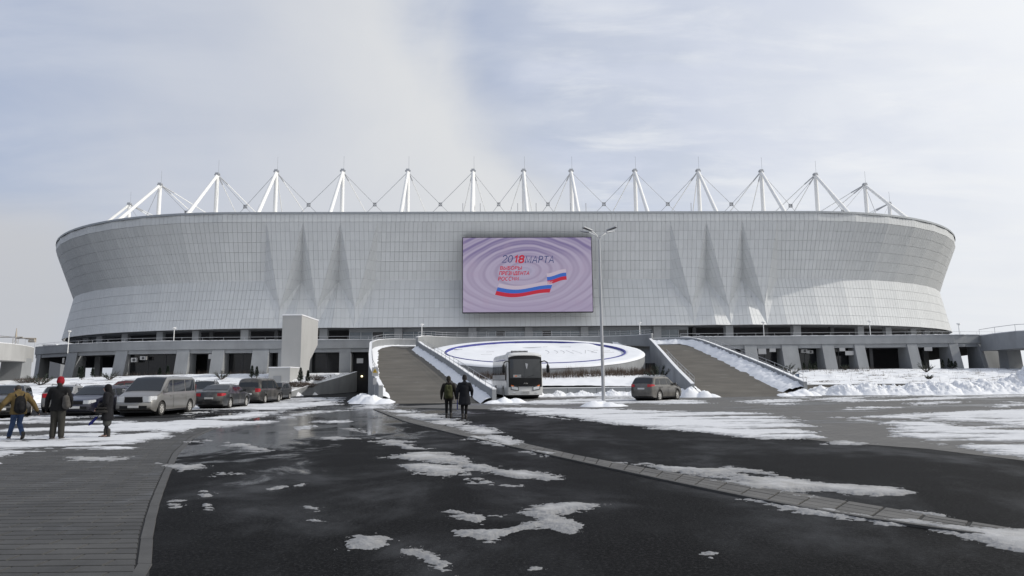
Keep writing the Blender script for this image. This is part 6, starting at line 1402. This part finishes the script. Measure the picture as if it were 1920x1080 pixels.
# woman in a long black down coat facing left
po, q = person('person in a long black hooded coat, grey skirt and ankle boots facing left', (P3[0], P3[1]), radians(190), 1.62,
    dict(kL=(-.08, .0, .50), kR=(.10, .05, .50), aL=(-.08, -.08, .09), aR=(.09, .08, .09), chest=(0, .02, 1.27), head=(0, .07, 1.60), neck=(0, .04, 1.46), eL=(-.26, -.02, 1.14), eR=(.27, .04, 1.14), wL=(-.24, .18, .98), wR=(.24, .20, .92)),
    dict(coat=cloth('black_down_coat', (.010, .010, .012), .3), trousers=cloth('black_tights', (.012, .012, .013)), tights=True, hood=True, gloves=M['glove'], hem=.58, bulk=1.12, flare=.235, skirt=(cloth('dark_skirt', (.045, .047, .045)), .50), boot_h=.17))
k = q['k']; um = local_thing('folded_umbrella', 'blue folded umbrella held low by the person in the black coat', 'umbrella', po); ub_ = cloth('blue_nylon', (.02, .025, .14))
d0 = Vector((.0, .30, .62)); d1 = Vector((.0, .46, .44)); MB().tube([Vector((.22 * k, .26 * k, .86 * k)), d0], .010, 6).build('handle', M['black'], um)
blob('canopy', ub_, um, [(d0, d1, .03, .05), (d1, d1 + (d1 - d0) * .3, .05, .015)], .008, 2)
hb = local_thing('handbag', 'dark handbag on the arm of the person in the black coat', 'handbag', po); blob('bag', cloth('dark_leather', (.022, .021, .02)), hb, [((-.30, -.02, .80), (-.30, .16, .80), .09, .09, .5), ((-.30, -.02, .90), (-.30, .14, .90), .06, .06, .5)], .012, 3)
MB().tube([(-.30, -.02, .94), (-.29, .02, 1.08), (-.29, .10, 1.08), (-.30, .14, .94)], .010, 6).build('strap', M['black'], hb)
# the pair walking towards the ramp
po, q = person('person in a dark jacket with green backpack walking away, left of a pair', (P4[0], P4[1]), radians(93), 1.74,
    dict(kL=(-.09, .10, .50), kR=(.09, .02, .50), aL=(-.09, .02, .10), aR=(.10, -.14, .12), eL=(-.29, .0, 1.16), eR=(.29, .0, 1.16), wL=(-.31, .08, .92), wR=(.31, .02, .92), toeR=(0, .12, -.09)),
    dict(coat=cloth('dark_brown_jacket', (.018, .016, .014)), trousers=cloth('black_trousers', (.010, .010, .011)), hat=cloth('dark_knit', (.03, .027, .022)), gloves=M['glove'], hem=.80, bulk=1.12, extra=lambda nk, hd, ch, k: [(nk + Vector((-.07, -.06, .0)), nk + Vector((.07, -.06, .0)), .075, .075)]))
k = q['k']; bag = local_thing('hiking_backpack', 'olive green backpack on the left walker of the pair', 'backpack', po); gn = cloth('olive_nylon', (.045, .048, .022), .3)
blob('pack', gn, bag, [((-.06, -.20, .96 * k), (-.06, -.18, 1.34 * k), .12, .10, .8), ((.06, -.20, .96 * k), (.06, -.18, 1.34 * k), .12, .10, .8), ((0, -.29, 1.0 * k), (0, -.27, 1.15 * k), .09, .08, .6)], .013, 3)
for s in (-1, 1): MB().tube([(s * .1, -.1, 1.40 * k), (s * .13, .02, 1.49 * k), (s * .16, .16, 1.36 * k), (s * .18, .1, 1.1 * k), (s * .15, -.1, .98 * k)], .018, 6).build('strap', gn, bag)
po, q = person('person in a long dark coat walking away, right of a pair', (P5[0], P5[1]), radians(92), 1.78,
    dict(kL=(-.09, .04, .50), kR=(.07, .08, .50), aL=(-.07, -.10, .11), aR=(.05, .06, .09), eL=(-.30, -.02, 1.17), eR=(.30, -.03, 1.18), wL=(-.30, .04, .92), wR=(.30, .10, 1.0)),
    dict(coat=cloth('dark_wool_coat', (.013, .014, .018)), trousers=cloth('black_trousers', (.010, .010, .011)), hat=cloth('dark_cap', (.022, .02, .02)), gloves=M['glove'], hem=.60, bulk=1.12, flare=.22, extra=lambda nk, hd, ch, k: [(nk + Vector((-.07, -.07, -.02)), nk + Vector((.07, -.07, -.02)), .08, .08), (nk, nk + Vector((0, 0, .04)), .085, .08)]))
k = q['k']; fo = local_thing('blue_folder', 'blue folder carried low in the left hand of the right walker', 'folder', po); w = q['wL']
MB().hexa([(w.x - .015, w.y - .11, w.z - .52), (w.x + .02, w.y - .11, w.z - .52), (w.x + .02, w.y + .16, w.z - .50), (w.x - .015, w.y + .16, w.z - .50), (w.x - .01, w.y - .10, w.z - .14), (w.x + .02, w.y - .10, w.z - .14), (w.x + .02, w.y + .16, w.z - .13), (w.x - .01, w.y + .16, w.z - .13)]).build('cover', cloth('blue_card', (.02, .03, .16)), fo, bevel=.006)
# a far figure at the head of the left ramp
p = wall_at(797.5, 640, 94); pw_ = to_world((p[0], 94, ZD))
person('distant person in black standing at the head of the left ramp', (pw_.x, pw_.y, ZD + .03), radians(80), 1.75,
    dict(kL=(-.09, .02, .50), kR=(.09, .02, .50), aL=(-.09, -.02, .09), aR=(.10, -.02, .09), eL=(-.28, .0, 1.16), eR=(.28, .0, 1.16), wL=(-.26, .1, .95), wR=(.26, .1, .95)), dict(coat=cloth('black_coat', (.012, .012, .013)), trousers=cloth('black_cloth', (.010, .010, .011)), hat=cloth('black_hat', (.012, .012, .012)), gloves=M['glove'], hem=.7))
# ------------------------------------------------------------------ bare hedge before the round terrace
def twig(mb, x, y, z, h, lean, r=.012):
    a = random.uniform(0, 2 * pi); tx, ty = x + cos(a) * lean, y + sin(a) * lean
    mb.add([(x - r, y, z), (x + r, y, z), (x, y + r, z), (tx, ty, z + h)], [(0, 1, 3), (1, 2, 3), (2, 0, 3)])
def ground_m(x, y): return float(zm_bank(np.array(float(x)), np.array(float(y))))
hd = site('bare_hedge', (-1, 67, 1), 'long bare brown hedge along the foot of the round snowy terrace', 'hedge'); tw = MB()
for i in range(2600):
    t = radians(random.uniform(198, 345)); d = random.gauss(1.0, .25); x = CXd + (RXd + d) * cos(t); y = CYd + (RYd + d) * sin(t)
    clump = .55 + .9 * float(vnoise(np.array(x * 1.6), np.array(y * 1.6), 5)); z = ground_m(x, y) - .05; h = random.uniform(.5, .95) * clump
    twig(tw, x, y, z, h, .16, .016); twig(tw, x + .03, y, z + h * .35, h * .55, .22, .010)
tw.build('twig', M['twig'], hd)['kind'] = 'stuff'
def shrub(name, lab, cat, x, y, z, n, rad, h, mat='twig', group=None, r=.012):
    s = site(name, (x, y, z), lab, cat, group); m = MB()
    for i in range(n):
        a = random.uniform(0, 2 * pi); d = rad * sqrt(random.random()); hh = h * random.uniform(.5, 1) * (1 - .5 * d / rad)
        bx, by = x + cos(a) * d * .5, y + sin(a) * d * .5; ex, ey = x + cos(a) * d * 1.1, y + sin(a) * d * 1.1
        m.add([(bx - r, by, z - .1), (bx + r, by, z - .1), (bx, by + r, z - .1), (ex, ey, z + hh)], [(0, 1, 3), (1, 2, 3), (2, 0, 3)])
        mx, my, mz = (bx + ex) / 2, (by + ey) / 2, z + hh * .5
        for _ in range(2): m.add([(mx - r, my, mz), (mx + r, my, mz), (mx + random.gauss(0, .18), my + random.gauss(0, .18), mz + random.uniform(.1, .4) * hh)], [(0, 1, 2)])
    m.build('twig', M[mat], s)['kind'] = 'stuff'; return s
def conifer(lab, x, y, z, h, w, group=None, n=260, name='young_conifer'):
    s = site(name, (x, y, z), lab, 'tree', group); MB().tube([(x, y, z - .1), (x, y, z + h * .95)], [.05 * h / 1.5, .01], 6).build('trunk', M['bark'], s); m = MB()
    for i in range(n):
        t = random.random() ** .8; a = random.uniform(0, 2 * pi); rr = w * (1 - t) ** .8 * random.uniform(.5, 1.1) + .03; zz = z + h * (.06 + .94 * t)
        c, sn = cos(a), sin(a); px, py = x + c * rr * .3, y + sn * rr * .3; ex, ey, ez = x + c * rr, y + sn * rr, zz + rr * random.uniform(-.1, .6); wd_ = .05 + .06 * random.random()
        m.add([(px, py, zz), (ex - sn * wd_, ey + c * wd_, ez - .02), (ex + c * .06, ey + sn * .06, ez + .05), (ex + sn * wd_, ey - c * wd_, ez)], [(0, 1, 2), (0, 2, 3)])
    m.build('crown', M['needle'], s)['kind'] = 'stuff'; return s
def dwarf_pine(lab, x, y, z, rad, h, group=None, n=420):
    s = site('dwarf_pine', (x, y, z), lab, 'shrub', group); m = MB(); br_ = MB()
    for k in range(10):
        a = 2 * pi * k / 10 + random.uniform(-.2, .2); e = (x + cos(a) * rad * random.uniform(.7, 1), y + sin(a) * rad * random.uniform(.7, 1), z + h * random.uniform(.4, 1)); br_.tube([(x, y, z - .05), ((x + e[0]) / 2, (y + e[1]) / 2, z + h * .3), e], [.05, .035, .012], 5)
        for i in range(n // 10):
            t = random.uniform(.3, 1.05); q = Vector((x, y, z)).lerp(Vector(e), t) + Vector((random.gauss(0, .05), random.gauss(0, .05), random.gauss(0, .05)))
            d = (Vector((cos(a), sin(a), .7)) + Vector((random.gauss(0, .5), random.gauss(0, .5), random.gauss(0, .4)))).normalized() * random.uniform(.14, .3) * max(.6, rad); sd = d.cross(Vector((0, 0, 1))).normalized() * .03
            m.add([q - sd, q + sd, q + d], [(0, 1, 2)])
    br_.build('branch', M['bark'], s); m.build('crown', M['needle'], s)['kind'] = 'stuff'; return s
dwarf_pine('dark spreading pine bush against the terrace behind the parked crossover', 9.35, 65.3, 1.15, 1.25, 1.5, n=900)
def on_bank(u, v, f, lo=60, hi=96):
    """where a sight line meets a bank"""
    best = None
    for y in np.arange(lo, hi, .25):
        p = wall_at(u, v, y); e = abs(p[2] - float(f(np.array(p[0]), np.array(float(y)))))
        if best is None or e < best[0]: best = (e, p)
    return best[1]
for u, v, h, w, lab in ((148, 709, 1.5, .28, 'slim young conifer at the left podium opening, left of a closer pair'), (153, 712, 1.6, .3, 'slim young conifer, middle of three before the left podium opening'), (173, 708, 1.3, .25, 'slim young conifer on the left bank, right of its close pair'),
                        (299, 704, 1.0, .22, 'small young conifer above the silver minibus roof'), (314, 703, 1.2, .24, 'pointed young conifer just right above the silver minibus roof'),
                        (472, 709, 1.5, .34, 'young conifer above the dark minivan'), (481, 709, 1.4, .3, 'young conifer beside the vent tower base, near another'), (563, 718, 1.7, .4, 'pointed young conifer in front of the vent tower'), (577, 717, 1.4, .28, 'slender young conifer right of the vent tower')):
    p = on_bank(u, v, zl_bank); conifer(lab, p[0], p[1], float(zl_bank(np.array(p[0]), np.array(p[1]))), h, w, 'young conifers on the snowy banks')
for u, v, h, w, lab in ((1508, 695, 1.1, .25, 'young conifer at the right bank, left of a tight group of three'), (1519, 696, 1.4, .28, 'young conifer, left of a tight group on the right bank'), (1525, 696, 1.0, .24, 'young conifer in the middle of the tight group on the right bank'), (1530, 696, 1.2, .26, 'young conifer, right one of the tight group on the right bank'),
                        (1768, 688, 1.2, .28, 'young conifer at the far right podium opening, standing apart'), (1780, 689, 1.4, .28, 'young conifer at the far right opening, left of a low pair'), (1785, 690, 1.0, .3, 'low young conifer at the far right opening, middle of three'), (1792, 690, 1.0, .3, 'low young conifer at the far right pier foot, last of the row')):
    p = on_bank(u, v, zr_bank, 66); conifer(lab, p[0], p[1], float(zr_bank(np.array(p[0]), np.array(p[1]))), h, w, 'young conifers on the snowy banks', 160)
for u, v, r_, h, lab in ((205, 712, 1.1, 1.0, 'snow-dusted dwarf pine behind the red roofed car'), (76, 722, 1.6, 1.2, 'broad brownish dwarf pine at the left bridge foot'), (415, 711, 1.0, .9, 'dwarf pine on the bank between sedan and minivan')):
    p = on_bank(u, v, zl_bank, 62); dwarf_pine(lab, p[0], p[1], float(zl_bank(np.array(p[0]), np.array(p[1]))), r_, h, 'dwarf pines on the snowy banks', 360)
for u, v, r_, h, lab in ((1737, 697, 1.1, 1.3, 'spiky dwarf pine alone on the right bank'), (1585, 694, .7, .9, 'small dwarf pine below the middle right pier'), (1742, 711, .5, .4, 'tiny dark tuft of pine low on the right bank'), (1475, 697, 1.2, 1.1, 'dwarf pine beside the right ramp handrail'), (1484, 704, 1.3, .9, 'low dark dwarf pine by the right ramp end')):
    p = on_bank(u, v, zr_bank, 66); dwarf_pine(lab, p[0], p[1], float(zr_bank(np.array(p[0]), np.array(p[1]))), r_, h, 'dwarf pines on the snowy banks', 360)
for u, v, n, r_, h, lab in ((553, 724, 420, 1.7, .9, 'frosty bare bush at the lane mouth below the vent tower'), (572, 724, 420, 1.7, .9, 'frosty bare bush right of its twin below the vent tower'), (535, 724, 260, 1.3, .7, 'bare brown bush beside the small parked hatchback'), (592, 713, 260, 1.5, 1.0, 'thin bare bush on the snow by the wedge wall'), (60, 716, 500, 2.4, 1.0, 'reddish bare bush below the left bridge')):
    p = on_bank(u, v, zl_bank, 62); shrub('bare_bush', lab, 'bush', p[0], p[1], float(zl_bank(np.array(p[0]), np.array(p[1]))), n, r_, h, group='bare bushes on the snowy banks')
# rows of bare saplings and dry stalks under the piers
for nm, lab, x0, x1, yy, f, n in (('dry_stalks', 'thin row of dry stalks along the left podium foot', -58, -36, 92.0, zl_bank, 420), ('dry_stalks', 'thin row of dry stalks along the right podium foot', 22, 46, 91.6, zr_bank, 420), ('dry_stalks', 'sparse dry stalks scattered over the right bank steps', 22, 62, None, zr_bank, 160)):
    s = site(nm, ((x0 + x1) / 2, 92, 2), lab, 'plants'); m = MB()
    for i in range(n):
        x = random.uniform(x0, x1); y = (yy + random.gauss(0, .5)) if yy else random.uniform(68, 90); z = float(f(np.array(x), np.array(y))); twig(m, x, y, z - .05, random.uniform(.25, .8), .12, .014)
    m.build('stalk', M['twig'], s)['kind'] = 'stuff'
